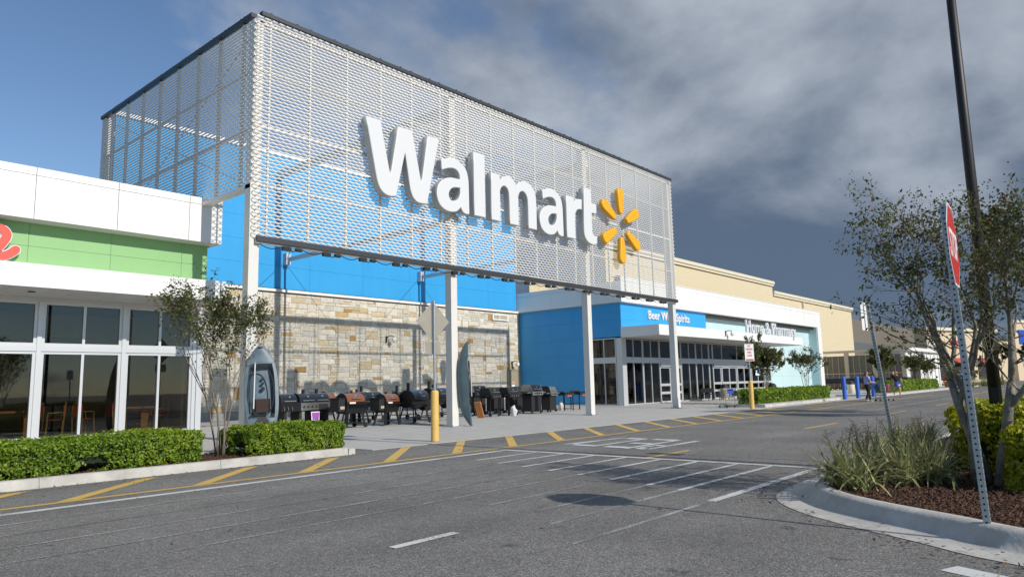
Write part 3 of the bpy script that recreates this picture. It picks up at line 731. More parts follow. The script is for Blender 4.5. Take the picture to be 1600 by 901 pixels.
spots = [(5.1, 23.5, 0.2, 'red wicker bistro chair behind the leftmost window'), (6.95, 23.5, 2.9, 'red wicker chair left of the slim mullion, behind the second window'), (6.55, 24.1, 2.6, 'red wicker chair deeper inside behind the second window'), (7.75, 23.6, .3, 'red wicker chair right of the slim mullion in the second window'), (8.6, 23.45, .1, 'red wicker chair at the left edge of the third window'), (9.85, 23.5, 3.0, 'red wicker chair at the right end of the third window')]
for i, (x, y, rz, lb) in enumerate(spots):
    o = c0 if i == 0 else copy_tree(c0); place(o, (x, y, .275), rz); o['label'] = lb
def cafe_table(x, y, l, label):
    t = thing('cafe_table', label, 'table', 'wooden tables inside the shop', base=(x, y, .275))
    obj('tabletop', MB().box(x - l / 2, y - .35, .97, x + l / 2, y + .35, 1.03), A_WOOD, t)
    for s in (-1, 1): obj('leg', MB().box(x + s * (l / 2 - .25) - .12, y - .12, .275, x + s * (l / 2 - .25) + .12, y + .12, .968), A_WOOD, t)
cafe_table(5.9, 24.0, 1.5, 'wooden table behind the leftmost and second shop windows'); cafe_table(9.2, 23.9, 1.2, 'wooden table behind the third shop window')

# ------------------------------------------------------------------ mesh screen structure
scr = thing('screen_structure', 'tall white expanded metal screen on steel columns in front of the store', 'screen', base=(22, 18.3, 0))
XA, XB, ZB, ZT, YF, YB = 9.85, 34.1, 5.68, 12.27, 18.0, 30.0
CX = [9.98, 17.72, 26.15, 34.0]
for x in CX:
    c = obj('column', MB().box(x - .15, 18.12, .0, x + .15, 18.42, 12.1), A_STEEL, scr)
    obj('base_plate', MB().box(x - .24, 18.03, .0, x + .24, 18.51, pz(x, 18.3) + .025), A_GALV, c)
    for sx in (-1, 1):
        for sy in (-1, 1): obj('anchor_bolt', MB().lathe([(.02, 0), (.02, .05)], 6, (x + .2 * sx, 18.27 + .2 * sy, pz(x, 18.3) + .02)), A_GALV, c)
def mesh_panel(wd, z0, z1, axis, per):
    """expanded metal: zigzag strands, neighbours mirrored and meeting at the knuckles"""
    ph = .1; rows = int((z1 - z0) / ph); nseg = per * 2; st = wd / nseg; V = []; F = []
    for rI in range(rows):
        zc = z0 + ph * (rI + .5); sg = 1 if rI % 2 else -1; b = len(V)
        for i in range(nseg + 1):
            up = ((i % 2) * 2 - 1) * sg; z = zc + up * ph * .245; a = i * st
            for dd, dz in ((-.012, .004), (-.010, .0225), (.012, -.004), (.010, -.0225)):
                d2 = dd + up * ph * .245 * 1.05
                V.append((a, d2, z + dz) if axis == 'x' else (d2, a, z + dz))
        for i in range(nseg):
            for q in range(4): F.append((b + i * 4 + q, b + i * 4 + (q + 1) % 4, b + (i + 1) * 4 + (q + 1) % 4, b + (i + 1) * 4 + q))
    me = bpy.data.meshes.new('mesh_panel'); me.from_pydata(V, [], F); me.materials.append(A_MESH); return me
npan = 18; pw = (XB - XA) / npan; mp = mesh_panel(pw, ZB + .02, ZT - .06, 'x', 6)
for k in range(npan):
    o = bpy.data.objects.new('mesh_panel', mp); o.location = (XA + pw * k, YF, 0); link(o, scr)
    st = obj('stud', MB().box(XA + pw * k + .43, YF + .04, ZB, XA + pw * k + .48, YF + .11, ZT - .08), A_STEEL, scr)
spw = 1.4; nsp = 8; y0s = 18.05
mps = mesh_panel((YB - .5 - y0s) / nsp, 7.22, ZT - .06, 'y', 6); swd = (YB - .5 - y0s) / nsp
for k in range(nsp):
    o = bpy.data.objects.new('mesh_panel', mps); o.location = (XA, y0s + swd * k, 0); link(o, scr)
    obj('stud', MB().box(XA + .03, y0s + swd * (k + .55), 7.2, XA + .12, y0s + swd * (k + .55) + .08, ZT - .08), A_STEEL, scr)
obj('rear_post', MB().box(XA, YB - .5, 6.3, XA + .3, YB - .2, ZT - .05), A_STEEL, scr)
for z in (7.2, 8.95, 10.6): obj('girt', MB().box(XA + .1, YF + .112, z - .035, XB, YF + .17, z + .035), A_STEEL, scr)
for z in (8.92, 10.67): obj('girt', MB().box(XA + .122, 18.45, z - .05, XA + .2, YB - .5, z + .05), A_STEEL, scr)
obj('girt', MB().box(XA - .02, 18.15, 7.08, XA + .2, YB - .2, 7.2), A_STEEL, scr)
obj('bottom_beam', MB().box(XA + .15, YF + .02, 5.5, XB, YF + .105, 5.66), A_STEEL, scr)
obj('bottom_rail', MB().box(XA + .12, YF - .05, 5.55, XB + .08, YF + .018, 5.7), A_DARKRAIL, scr)
obj('top_beam', MB().box(XA + .15, YF + .12, 12.0, XB - .02, YF + .26, 12.16), A_STEEL, scr)
obj('top_rail', MB().box(XA + .12, YF - .05, 12.2, XB + .05, YF + .12, 12.32), A_DARKRAIL, scr)
obj('top_rail', MB().box(XA - .06, YF + .25, 12.2, XA + .12, YB - .15, 12.32), A_DARKRAIL, scr)
for k in range(int(24 / .67)):
    obj('rail_clip', MB().box(XA + .5 + .67 * k + (.1 if k % 2 else -.1), YF - .02, 12.32, XA + .56 + .67 * k + (.1 if k % 2 else -.1), YF + .08, 12.37), A_DARKRAIL, scr)
for k in range(12):
    for d in (0, .22): obj('rail_clip', MB().box(XA - .03, 18.7 + .95 * k + d, 12.32, XA + .07, 18.76 + .95 * k + d, 12.37), A_DARKRAIL, scr)
obj('side_return', MB().box(XB - .06, YF + .03, ZB, XB + .02, YF + .5, ZT), A_STEEL, scr)
# tie beams from the columns back to the wall, with gusset and rods
for x in CX[1:3]:
    b = obj('tie_beam', MB().box(x + .36, 18.2, 7.45, x + .48, 30.0, 7.62), mat('tie_beam_grey', (.5, .52, .56), .5) if 'tie_beam_grey' not in MATS else MATS['tie_beam_grey'], scr)
    obj('wall_bracket', MB().box(x + .3, 29.7, 7.3, x + .54, 29.985, 7.85), MATS['tie_beam_grey'], b)
    obj('tie_rod', MB().tube((x + .42, 29.8, 7.8), (x + .42, 18.3, 11.9), .014, n=6), A_GALV, b)
    obj('tie_rod', MB().tube((x + .4, 29.9, 7.5), (x + 4.1, 18.4, 10.6), .012, n=6), A_GALV, b)
    obj('tie_rod', MB().tube((x + .4, 29.9, 7.5), (x - 3.9, 18.4, 10.6), .012, n=6), A_GALV, b)
for x in (17.72, 26.85): obj('roof_beam', MB().box(x - .17, 18.42, 11.5, x + .17, 30.0, 11.75), A_STEEL, scr)
for za, zb_ in ((12.0, 7.2), (7.2, 12.0)):
    obj('tie_rod', MB().tube((XA + .25, 18.5, za), (XA + .25, 29.4, zb_), .014, n=6), A_GALV, scr)
obj('roof_tie', MB().box(XA + .3, 29.6, 11.6, XA + .4, 29.98, 11.75), A_STEEL, scr)
for k in range(17):   # light fixtures and their slack cables under the bottom rail
    x = XA + .95 + pw * k; obj('junction_box', MB().box(x, YF - .03, 5.39, x + .26, YF + .07, 5.5), A_BLACKM, scr); obj('floodlight', MB().prism_x([(YF - .02, 5.5), (YF - .05, 5.43), (YF + .05, 5.41), (YF + .06, 5.5)], x + .42, x + .62), A_BLACKM, scr)
    pts = [(x - .72 + .72 * t, YF + .02, 5.49 - .1 * math.sin(math.pi * min(1, t * 1.0))) for t in [q / 6 for q in range(7)]]
    obj('cable', MB().path(pts, .014, 5), A_BLACKM, scr); obj('cable', MB().path([(x + .26, YF + .02, 5.42), (x + .34, YF + .02, 5.38), (x + .42, YF + .02, 5.44)], .016, 5), A_BLACKM, scr)

# big white letters and amber burst
sign = thing('store_sign', 'large white lettering reading Walmart with an amber six-petal burst on the screen', 'sign', base=(22, 17.7, 7.5))
LET = {
 'W': ([(13.4, 9.97), (13.93, 9.98), (14.36, 8.13), (14.7, 9.97), (15.27, 9.98), (15.7, 8.13), (16.01, 9.98), (16.5, 9.99), (15.93, 7.6), (15.71, 7.58), (15.5, 7.6), (15.35, 7.71), (15.25, 7.9), (15.21, 8.05), (14.99, 9.3), (14.58, 7.62), (14.35, 7.58), (14.15, 7.61), (13.99, 7.72), (13.89, 7.88), (13.83, 8.05)], None, set(range(0, 9)) | {13, 14, 15, 20}),
 'a': ([(16.65, 9.3), (16.95, 9.4), (17.27, 9.43), (17.58, 9.37), (17.82, 9.2), (17.93, 8.92), (17.96, 8.6), (17.97, 7.59), (17.83, 7.57), (17.68, 7.62), (17.57, 7.79), (17.38, 7.61), (17.12, 7.53), (16.81, 7.55), (16.55, 7.7), (16.43, 7.99), (16.47, 8.29), (16.64, 8.52), (16.88, 8.66), (17.16, 8.73), (17.56, 8.74), (17.54, 8.92), (17.44, 9.07), (17.26, 9.13), (17.0, 9.1), (16.67, 8.97)], [(17.57, 8.48), (17.21, 8.43), (17.02, 8.29), (16.95, 8.1), (17.03, 7.93), (17.22, 7.9), (17.43, 8.0), (17.55, 8.2)], {0, 7, 10, 20, 25}),
 'l': ([(18.28, 9.96), (18.83, 9.96), (18.83, 7.6), (18.28, 7.6)], None, {0, 1, 2, 3}),
 'm': ([(19.22, 9.38), (19.65, 9.38), (19.67, 9.14), (19.86, 9.31), (20.12, 9.41), (20.42, 9.37), (20.63, 9.14), (20.86, 9.32), (21.16, 9.41), (21.5, 9.35), (21.76, 9.12), (21.84, 8.76), (21.84, 7.59), (21.37, 7.59), (21.36, 8.67), (21.26, 8.92), (21.07, 9.03), (20.87, 8.97), (20.74, 8.79), (20.73, 8.6), (20.72, 7.59), (20.25, 7.59), (20.23, 8.67), (20.15, 8.93), (19.96, 9.03), (19.78, 8.96), (19.67, 8.79), (19.66, 8.6), (19.66, 7.59), (19.2, 7.59)], None, {0, 1, 2, 6, 12, 13, 20, 21, 28, 29}),
 'r': ([(23.94, 9.38), (24.43, 9.38), (24.46, 9.15), (24.64, 9.32), (25.04, 9.39), (25.02, 8.98), (24.78, 8.95), (24.58, 8.81), (24.5, 8.6), (24.48, 7.59), (23.92, 7.59)], None, {0, 1, 2, 4, 5, 9, 10}),
 't': ([(25.27, 9.98), (25.77, 9.98), (25.78, 9.37), (26.16, 9.37), (26.14, 8.97), (25.77, 8.96), (25.76, 8.15), (25.85, 7.93), (26.13, 7.9), (26.12, 7.6), (25.8, 7.53), (25.48, 7.58), (25.25, 7.77), (25.19, 8.1)], None, {0, 1, 2, 3, 4, 5, 8, 9}),
}
def curve_mesh(loops, depth, bevel, y):
    cu = bpy.data.curves.new('outline', 'CURVE'); cu.dimensions = '2D'; cu.fill_mode = 'BOTH'; cu.extrude = depth / 2 - bevel; cu.bevel_depth = bevel; cu.bevel_resolution = 1; cu.resolution_u = 6
    for P, sharp in loops:
        sp = cu.splines.new('BEZIER'); sp.bezier_points.add(len(P) - 1); sp.use_cyclic_u = True; n = len(P)
        for i, p in enumerate(P):
            bp_ = sp.bezier_points[i]; bp_.co = (p[0], p[1], 0)
            a, c = Vector(P[i - 1]), Vector(P[(i + 1) % n]); q = Vector(p)
            if sharp is None or i not in sharp:
                t = (c - a).normalized(); hl, hr = q - t * (q - a).length / 3, q + t * (c - q).length / 3
            else: hl, hr = q + (a - q) / 3, q + (c - q) / 3
            bp_.handle_left_type = bp_.handle_right_type = 'FREE'; bp_.handle_left = (*hl, 0); bp_.handle_right = (*hr, 0)
    o = bpy.data.objects.new('tmp', cu); COL.objects.link(o); dg = bpy.context.evaluated_depsgraph_get()
    me = bpy.data.meshes.new_from_object(o.evaluated_get(dg)); bpy.data.objects.remove(o)
    # 2D curve lies in XY: stand it up in XZ facing -Y
    me.transform(Matrix(((1, 0, 0, 0), (0, 0, -1, y + depth / 2), (0, 1, 0, 0), (0, 0, 0, 1))))
    me.materials.clear(); return me
def two_tone(me, face, side):
    me.materials.append(face); me.materials.append(side)
    for p in me.polygons: p.material_index = 0 if p.normal.y < -.9 else 1
    return me
def letter(k, dx=0, nm='letter'):
    P, H, sh = LET[k]; lp = [([(a + dx, b) for a, b in P], sh)]
    if H: lp.append(([(a + dx, b) for a, b in H], {0}))
    me = two_tone(curve_mesh(lp, .22, .03, 17.55), A_LETW, A_LETS); o = bpy.data.objects.new(nm, me); link(o, sign)
    # dark stand-off frame behind, on brackets to the mesh
    lb = curve_mesh([([(a + dx, b) for a, b in P], sh)] + ([([(a + dx, b) for a, b in H], {0})] if H else []), .1, .005, 17.771)
    lb.materials.append(A_LETS); link(bpy.data.objects.new('letter_can', lb), o)
    for ax, az in (P[0], P[len(P) // 2]):
        obj('bracket', MB().box(ax + dx + .1 * (1 if ax < P[len(P) // 2][0] else -1) - .02, 17.87, az - .2 if az > 8.7 else az + .1, ax + dx + .1 * (1 if ax < P[len(P) // 2][0] else -1) + .02, 18.0, az - .16 if az > 8.7 else az + .14), A_GALV, o)
for k in 'Walm': letter(k)
letter('a', 5.66); letter('r'); letter('t')
cx, cz = 28.31, 8.76
for k in range(6):
    a = math.pi / 2 + k * math.pi / 3; er, et = Vector((math.cos(a), math.sin(a))), Vector((-math.sin(a), math.cos(a))); c = Vector((cx, cz))
    P = []
    for (rr, hw) in ((.62, -.09), (.56, 0), (.62, .09)): P.append(c + er * rr + et * hw)
    P = [c + er * .64 - et * .10, c + er * .59, c + er * .64 + et * .10, c + er * 1.2 + et * .185, c + er * 1.62 + et * .215, c + er * 1.75 + et * .12, c + er * 1.78, c + er * 1.75 - et * .12, c + er * 1.62 - et * .215, c + er * 1.2 - et * .185]
    me = two_tone(curve_mesh([([(p.x, p.y) for p in P], None)], .22, .04, 17.56), A_SPARK, A_SPARK); o = bpy.data.objects.new('petal', me); link(o, sign)
    obj('bracket', MB().box((c + er * 1.2).x - .02, 17.78, (c + er * 1.2).y - .02, (c + er * 1.2).x + .02, 18.0, (c + er * 1.2).y + .02), A_GALV, o)

# ------------------------------------------------------------------ small lettering
def text_mesh(body, extrude, off=0.):
    cu = bpy.data.curves.new('t', 'FONT'); cu.body = body; cu.size = 1; cu.extrude = extrude; cu.offset = off; cu.resolution_u = 3
    o = bpy.data.objects.new('t', cu); COL.objects.link(o); dg = bpy.context.evaluated_depsgraph_get()
    me = bpy.data.meshes.new_from_object(o.evaluated_get(dg)); bpy.data.objects.remove(o); me.materials.clear(); return me
def ext(me, i):
    co = np.zeros(len(me.vertices) * 3, np.float32); me.vertices.foreach_get('co', co); co = co.reshape(-1, 3); return co[:, i].min(), co[:, i].max()
def lettering(parent, body, x0, x1, zb, capz, y, th, m, off=.018, name='letter'):
    full = text_mesh(body, 0); fx0, fx1 = ext(full, 0); cap = ext(text_mesh('H', 0), 1)[1]; dot = ext(text_mesh('.', 0), 0)[1]
    sx, sz = (x1 - x0) / (fx1 - fx0), (capz - zb) / cap
    for i, ch in enumerate(body):
        if ch == ' ': continue
        adv = ext(text_mesh(body[:i] + '.', 0), 0)[1] - dot if i else 0
        me = text_mesh(ch, .5, off)
        me.transform(Matrix(((sx, 0, 0, x0 + (adv - fx0) * sx), (0, 0, -th, y), (0, sz, 0, zb), (0, 0, 0, 1))))
        me.materials.append(m); link(bpy.data.objects.new(name, me), parent)
s1 = thing('department_sign', 'white lettering Beer Wine Spirits on the bright blue band', 'sign', base=(41, 22.2, 5.2))
lettering(s1, 'Beer Wine Spirits', 38.3, 43.6, 5.25, 5.75, 22.2, .08, A_LETW)
s2 = thing('department_sign', 'white lettering Home & Pharmacy standing on the entrance canopy', 'sign', base=(51, 19.6, 4.6))
lettering(s2, 'Home & Pharmacy', 46.85, 56.2, 4.62, 5.42, 19.66, .1, A_LETW, off=.012)

# ------------------------------------------------------------------ foliage generators
def leaves(P, Nrm, size, rng, tone, elong=1.6, jitter=.8):
    """one rhombic two-triangle leaf per point"""
    n = len(P); d = Nrm + rng.normal(0, jitter, (n, 3)); d /= np.linalg.norm(d, axis=1)[:, None] + 1e-9
    a = rng.normal(0, 1, (n, 3)); t = np.cross(d, a); t /= np.linalg.norm(t, axis=1)[:, None] + 1e-9; b = np.cross(d, t)
    s = size * rng.uniform(.6, 1.35, n)[:, None]
    V = np.stack([P - t * s * elong * .5, P + b * s * .42 + d * s * .12, P + t * s * elong * .5, P - b * s * .42 + d * s * .12], 1)
    F = np.arange(n * 4).reshape(n, 4)
    return V.reshape(-1, 3), F, np.repeat(tone, 4)
def snoise(P, s, seed=0):
    r = np.random.default_rng(seed); out = np.zeros(len(P))
    for k in range(5):
        w_ = r.normal(0, 1, 3) * s * (1 + .6 * k); out += np.sin(P @ w_ + r.uniform(0, 6.28)) / (1 + .5 * k)
    return out / 2.2
def hedge(name, label, x0, x1, y0, y1, z0, z1, n, size, seed, m, bump=.05, group=None, rot=0, rc=.12):
    rng = np.random.default_rng(seed); t = thing(name, label, 'hedge', group, base=((x0 + x1) / 2, (y0 + y1) / 2, z0))
    lx, ly, lz = x1 - x0, y1 - y0, z1 - z0; A = np.array([lx * ly * 1.15, lx * lz, lx * lz * .6, ly * lz, ly * lz]); cnt = rng.multinomial(n, A / A.sum())
    P = []; Nn = []
    for k, c in enumerate(cnt):
        u, v = rng.uniform(0, 1, c), rng.uniform(0, 1, c); o = np.ones(c)
        if k == 0: p = np.stack([x0 + u * lx, y0 + v * ly, o * z1], 1); nn = (0, 0, 1)
        elif k == 1: p = np.stack([x0 + u * lx, o * y0, z0 + v * lz], 1); nn = (0, -1, 0)
        elif k == 2: p = np.stack([x0 + u * lx, o * y1, z0 + v * lz], 1); nn = (0, 1, 0)
        elif k == 3: p = np.stack([o * x0, y0 + u * ly, z0 + v * lz], 1); nn = (-1, 0, 0)
        else: p = np.stack([o * x1, y0 + u * ly, z0 + v * lz], 1); nn = (1, 0, 0)
        P.append(p); Nn.append(np.tile(nn, (c, 1)))
    P = np.concatenate(P); Nn = np.concatenate(Nn).astype(float)
    # rounded corners and lumpy, clipped surface
    C = np.array([(x0 + x1) / 2, (y0 + y1) / 2, (z0 + z1) / 2]); Hh = np.array([lx, ly, lz]) / 2 - rc
    q = np.clip(P - C, -Hh, Hh); dlt = (P - C) - q; dn = np.linalg.norm(dlt, axis=1)[:, None] + 1e-9
    low = (P[:, 2] - z0) < rc
    Pr = C + q + dlt / dn * rc; Pr[low, 2] = P[low, 2]; Nn = .5 * Nn + .5 * dlt / dn
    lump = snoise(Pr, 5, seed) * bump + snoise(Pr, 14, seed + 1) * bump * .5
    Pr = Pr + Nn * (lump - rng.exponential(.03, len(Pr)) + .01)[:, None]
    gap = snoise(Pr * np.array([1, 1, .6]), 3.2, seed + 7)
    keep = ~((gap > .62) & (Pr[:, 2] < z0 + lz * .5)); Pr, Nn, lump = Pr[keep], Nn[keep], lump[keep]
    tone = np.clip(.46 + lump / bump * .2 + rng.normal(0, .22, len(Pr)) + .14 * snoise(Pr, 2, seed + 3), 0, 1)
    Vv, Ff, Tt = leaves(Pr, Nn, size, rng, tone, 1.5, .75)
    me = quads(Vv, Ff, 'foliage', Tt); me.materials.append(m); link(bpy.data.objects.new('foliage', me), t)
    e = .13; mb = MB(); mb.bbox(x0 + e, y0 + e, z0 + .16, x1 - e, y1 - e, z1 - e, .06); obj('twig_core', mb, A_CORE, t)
    k = MB(); rr = random.Random(seed)
    for i in range(max(3, int(lx / .45))):
        x = x0 + .2 + (lx - .4) * i / max(1, int(lx / .45) - 1); k.tube((x, (y0 + y1) / 2, z0 - .02), (x + rr.uniform(-.05, .05), (y0 + y1) / 2, z0 + .25), .018, .012, 6)
    obj('stems', k, A_BARK, t); return t
def crape(name, label, loc, h, spread, stems, seed, nleaf, size, m=None, bark=None, group=None, fork=.36, seeds=True, lean=(0, 0), levels=4, density=1., cat='tree', r0=.035, lowtwigs=False):
    rg = random.Random(seed); rng = np.random.default_rng(seed); t = thing(name, label, cat, group, base=loc)
    W = MB(); sites = []; tips = []; B = Vector(loc)
    def grow(p, d, ln, r, lev):
        n = 4 if lev < 3 else 3; pts = [p.copy()]; rad = [r]; dd = d.copy()
        for i in range(n):
            dd = (dd + Vector((rg.gauss(0, .09), rg.gauss(0, .09), rg.gauss(.03, .06)))).normalized()
            pts.append(pts[-1] + dd * ln / n); rad.append(r * (1 - .42 * (i + 1) / n))
        W.path(pts, rad, 7 if lev < 2 else (5 if lev < 3 else 4), cap=lev == 0)
        if lev >= levels - 2:
            for i in range(1, n + 1):
                for _ in range(3 if lev == levels else 1): sites.append((pts[i], dd))
        if lev >= levels:
            tips.append(pts[-1]); return
        if 1 <= lev < levels - 1 and lowtwigs:
            for i in range(1, n):
                ax = Vector((rg.gauss(0, 1), rg.gauss(0, 1), rg.gauss(.2, .3))); ax = (ax - dd * ax.dot(dd)).normalized()
                nd = (dd * .5 + ax).normalized(); grow(pts[i], nd, ln * rg.uniform(.5, .75), rad[i] * .35, levels - 1)
        k = rg.choice((2, 3)) if lev else rg.choice((3, 3, 4))
        for i in range(k):
            ax = Vector((rg.gauss(0, 1), rg.gauss(0, 1), rg.gauss(0, .4))); ax = (ax - dd * ax.dot(dd)).normalized()
            an = rg.uniform(.25, .62) * spread; nd = (dd * math.cos(an) + ax * math.sin(an)); nd.z += .12; nd.normalize()
            grow(pts[-1] if i < 2 else pts[-2], nd, ln * rg.uniform(.6, .82), rad[-1] * .8, lev + 1)
    for i in range(stems):
        a = 2 * math.pi * i / stems + rg.uniform(-.4, .4); b = B + Vector((.09 * math.cos(a), .09 * math.sin(a), 0))
        tl = rg.uniform(.07, .2) * spread; d = Vector((math.cos(a) * tl + lean[0], math.sin(a) * tl + lean[1], 1)).normalized()
        grow(b, d, h * fork * rg.uniform(.88, 1.1), r0 * rg.uniform(.85, 1.1), 0)
    top = max(p.z for p in tips) - B.z; s = h / top
    W.v = [tuple(B + (Vector(v) - B) * s) for v in W.v]
    obj('trunk', W, bark or A_BARK, t, smooth=True)
    S = np.array([tuple(B + (p - B) * s) for p, _ in sites]); D = np.array([tuple(d) for _, d in sites])
    idx = rng.integers(0, len(S), nleaf); off = rng.normal(0, .032 * h / 4 * density + .02, (nleaf, 3))
    P = S[idx] + off; dens = snoise(P, 2.2, seed); keep = dens > -.55; P = P[keep]
    tone = np.clip(.45 + .22 * snoise(P, 3, seed + 2) + rng.normal(0, .2, len(P)), 0, 1)
    Vv, Ff, Tt = leaves(P, D[idx][keep] * .4 + np.array([0, 0, .4]), size, rng, tone, 1.7, .9)
    me = quads(Vv, Ff, 'crown', Tt); me.materials.append(m or F_CRAPE); link(bpy.data.objects.new('crown', me), t)
    if seeds:
        k = MB(); T = [B + (p - B) * s for p in tips]; rg.shuffle(T)
        for p in T[:int(len(T) * .6)]:
            for _ in range(rg.randint(3, 7)):
                c = p + Vector((rg.gauss(0, .045), rg.gauss(0, .045), rg.gauss(.05, .05))); r = rg.uniform(.007, .013) * (size / .04) ** .5
                k.v += [tuple(c + Vector(q) * r) for q in ((1, 0, 0), (-1, 0, 0), (0, 1, 0), (0, -1, 0), (0, 0, 1.3), (0, 0, -1.3))]; b = len(k.v) - 6
                k.f += [tuple(b + i for i in q) for q in ((0, 2, 4), (2, 1, 4), (1, 3, 4), (3, 0, 4), (2, 0, 5), (1, 2, 5), (3, 1, 5), (0, 3, 5))]
        obj('seed_heads', k, F_SEED, t, kind='stuff')
    return t
def flax(loc, n, ht, seed):
    rg = np.random.default_rng(seed); t = thing('flax_lily', 'x', 'plant', 'flax lilies on the island', base=loc); V = []; F = []; T = []; B = np.array(loc); ns = 7
    for i in range(n):
        a = rg.uniform(0, 6.283); ln = ht * rg.uniform(.65, 1.25); w_ = rg.uniform(.010, .020); tl = rg.uniform(.12, 1.25) ** .8; dr = rg.uniform(.5, 1.9) * tl
        d = np.array([np.cos(a), np.sin(a)]); sd_ = np.array([-d[1], d[0]]); p = np.array([rg.normal(0, .09), rg.normal(0, .09), 0.]); an = np.pi / 2 - tl * .75; b = len(V); tone = np.clip(rg.normal(.5, .25), 0, 1)
        for k in range(ns + 1):
            q = k / ns; ww = w_ * (1 - q ** 2.2) * (1 if k else .6) + .0012
            c = B + p; fold = ww * .35
            V += [tuple(c + np.array([sd_[0] * ww, sd_[1] * ww, fold])), tuple(c), tuple(c + np.array([-sd_[0] * ww, -sd_[1] * ww, fold]))]
            ed = min(1, tone + .3); T += [ed, tone * .55, ed]
            st = ln / ns; p = p + np.array([d[0] * np.cos(an) * st, d[1] * np.cos(an) * st, np.sin(an) * st]); an -= dr / ns * (1 + 1.2 * q); 
            if p[2] < .02 and k > 2: p[2] = .02
        for k in range(ns):
            for j in (0, 1): F.append((b + k * 3 + j, b + k * 3 + j + 1, b + k * 3 + 4 + j, b + k * 3 + 3 + j))
    me = quads(np.array(V), np.array(F), 'blades', np.array(T)); me.materials.append(F_GRASS); link(bpy.data.objects.new('blades', me), t)
    k = MB()
    for i in range(4):
        a = rg.uniform(0, 6.283); tl = rg.uniform(.15, .6); l2 = ht * rg.uniform(.95, 1.3); p0 = Vector(loc); p2 = p0 + Vector((math.cos(a) * tl * l2, math.sin(a) * tl * l2, l2 * math.cos(tl)))
        k.tube(p0, p2, .003, .002, 4)
        for j in range(9):
            q = p0.lerp(p2, .66 + .038 * j); k.tube(q, q + Vector((rg.normal(0, .06), rg.normal(0, .06), abs(rg.normal(.03, .03)))), .0022, .003, 4)
    obj('seed_stalks', k, F_DRY, t, kind='stuff'); return t

# ------------------------------------------------------------------ planting
hedge('hedge', 'long low clipped hedge below the shop windows at the left edge', -1.5, 6.5, 13.45, 14.75, .13, .68, 50000, .034, 21, F_HEDGE, .075)
hedge('hedge', 'short clipped hedge in front of the leaning kayak and grills', 7.42, 9.75, 13.45, 14.75, .13, .68, 20000, .034, 22, F_HEDGE, .075)
crape('crape_myrtle', 'multi-stemmed tree between the two near left hedges', (7.25, 14.3, .12), 3.7, .56, 5, 31, 6200, .042, fork=.42, r0=.03)
crape('crape_myrtle', 'mottled multi-stemmed tree behind the stop sign', (10.05, 1.42, .15), 3.85, .86, 3, 19, 9000, .034, bark=A_BARKP, fork=.27, r0=.06, levels=5, lean=(.0, .03), lowtwigs=True)
hedge('hedge', 'yellow-green hedge behind the stop sign post', 11.3, 15.4, -1.5, 2.0, .15, 1.0, 52000, .045, 23, F_HEDGEY, .06)
hedge('hedge', 'yellow-green hedge at the right edge of the frame', 9.5, 10.9, -1.0, 1.2, .15, .84, 26000, .04, 24, F_HEDGEY, .06)
fl = [(9.0, 2.55), (9.5, 2.9), (9.65, 2.25), (10.2, 2.75), (10.3, 2.2), (10.9, 2.9), (11.0, 2.35), (11.7, 2.85), (11.9, 2.4), (12.5, 2.8), (9.95, 1.95), (13.2, 2.7)]
for i, (x, y) in enumerate(fl):
    o = flax((x, y, .15), 85, .6, 50 + i); o['label'] = 'striped flax lily clump in the mulch of the kerbed island'
hedge('hedge', 'low hedge beside the far yellow bollard below the pharmacy sign', 36.2, 47.6, 14.75, 15.9, .14, .85, 12000, .085, 25, F_HEDGE, .08)
obj('far_kerb', MB().prism_x([(14.2, 0), (14.22, .14), (14.4, .16), (14.75, .16), (14.75, 0)], 35.6, 47.9).box(35.6, 14.752, 0, 35.8, 16.4, .15).box(35.8, 14.752, 0, 47.9, 16.4, .13), A_KERB, kind='structure')['label'] = 'kerb of the far planting bed'
crape('crape_myrtle', 'leafy dark tree in front of the glass doors by the far hedge', (40.2, 16.0, .13), 3.9, .6, 5, 33, 6500, .085, fork=.42, r0=.03)
crape('crape_myrtle', 'thin tree in front of the mint wall', (46.8, 15.9, .13), 3.3, .85, 5, 34, 2600, .08, fork=.42, r0=.025)
hedge('hedge', 'far hedge beyond the walking women', 60, 78, 14.3, 15.5, .1, .95, 6000, .14, 26, F_HEDGE, .1)
obj('far_kerb', MB().prism_x([(13.6, 0), (13.62, .14), (13.8, .16), (14.3, .16), (14.3, 0)], 56, 96).box(56, 14.302, 0, 96, 17, .12), A_KERB, kind='structure')['label'] = 'kerb of the bed by the garden centre'
for i, (x, y, h, nl, lb) in enumerate(((66.8, 16.2, 3.9, 4200, 'dense tree left of the plain sign post, by the garden fence'), (76, 16, 3.5, 2600, 'tree right of the plain sign post, before the garden centre'), (82, 16, 3.5, 2200, 'thin tree before the white garden centre wall'))):
    crape('crape_myrtle', lb, (x, y, .12), h, .8, 5, 40 + i, nl, .14, fork=.4, r0=.03)
F_OAK = foliage('oak_leaf', (.018, .03, .01), (.04, .06, .015), (.1, .12, .03))
crape('oak_tree', 'dark leafy tree at the right edge behind the lamp pole', (31, 1.4, .1), 7.2, 1.0, 2, 61, 14000, .15, m=F_OAK, fork=.3, seeds=False, r0=.09, levels=5)
for i, (x, y, lb) in enumerate(((104, 12.2, 'low far tree right of the garden centre wall'), (122, 11.5, 'far tree before the cream shops'))):
    crape('shade_tree', lb, (x, y, .1), 5.2, .9, 2, 70 + i, 3600, .24, m=F_OAK, fork=.32, seeds=False, r0=.07)
for i, (x, y, lb) in enumerate(((84, 12.6, 'ornamental grass by the blue display bin'), (90, 12.2, 'pale ornamental grass right of the display bin'), (98, 11.8, 'far pale ornamental grass beside the road'))):
    o = flax((x, y, .1), 160, 1.2, 80 + i); o['label'] = lb; o.scale = (1.4, 1.4, 1)

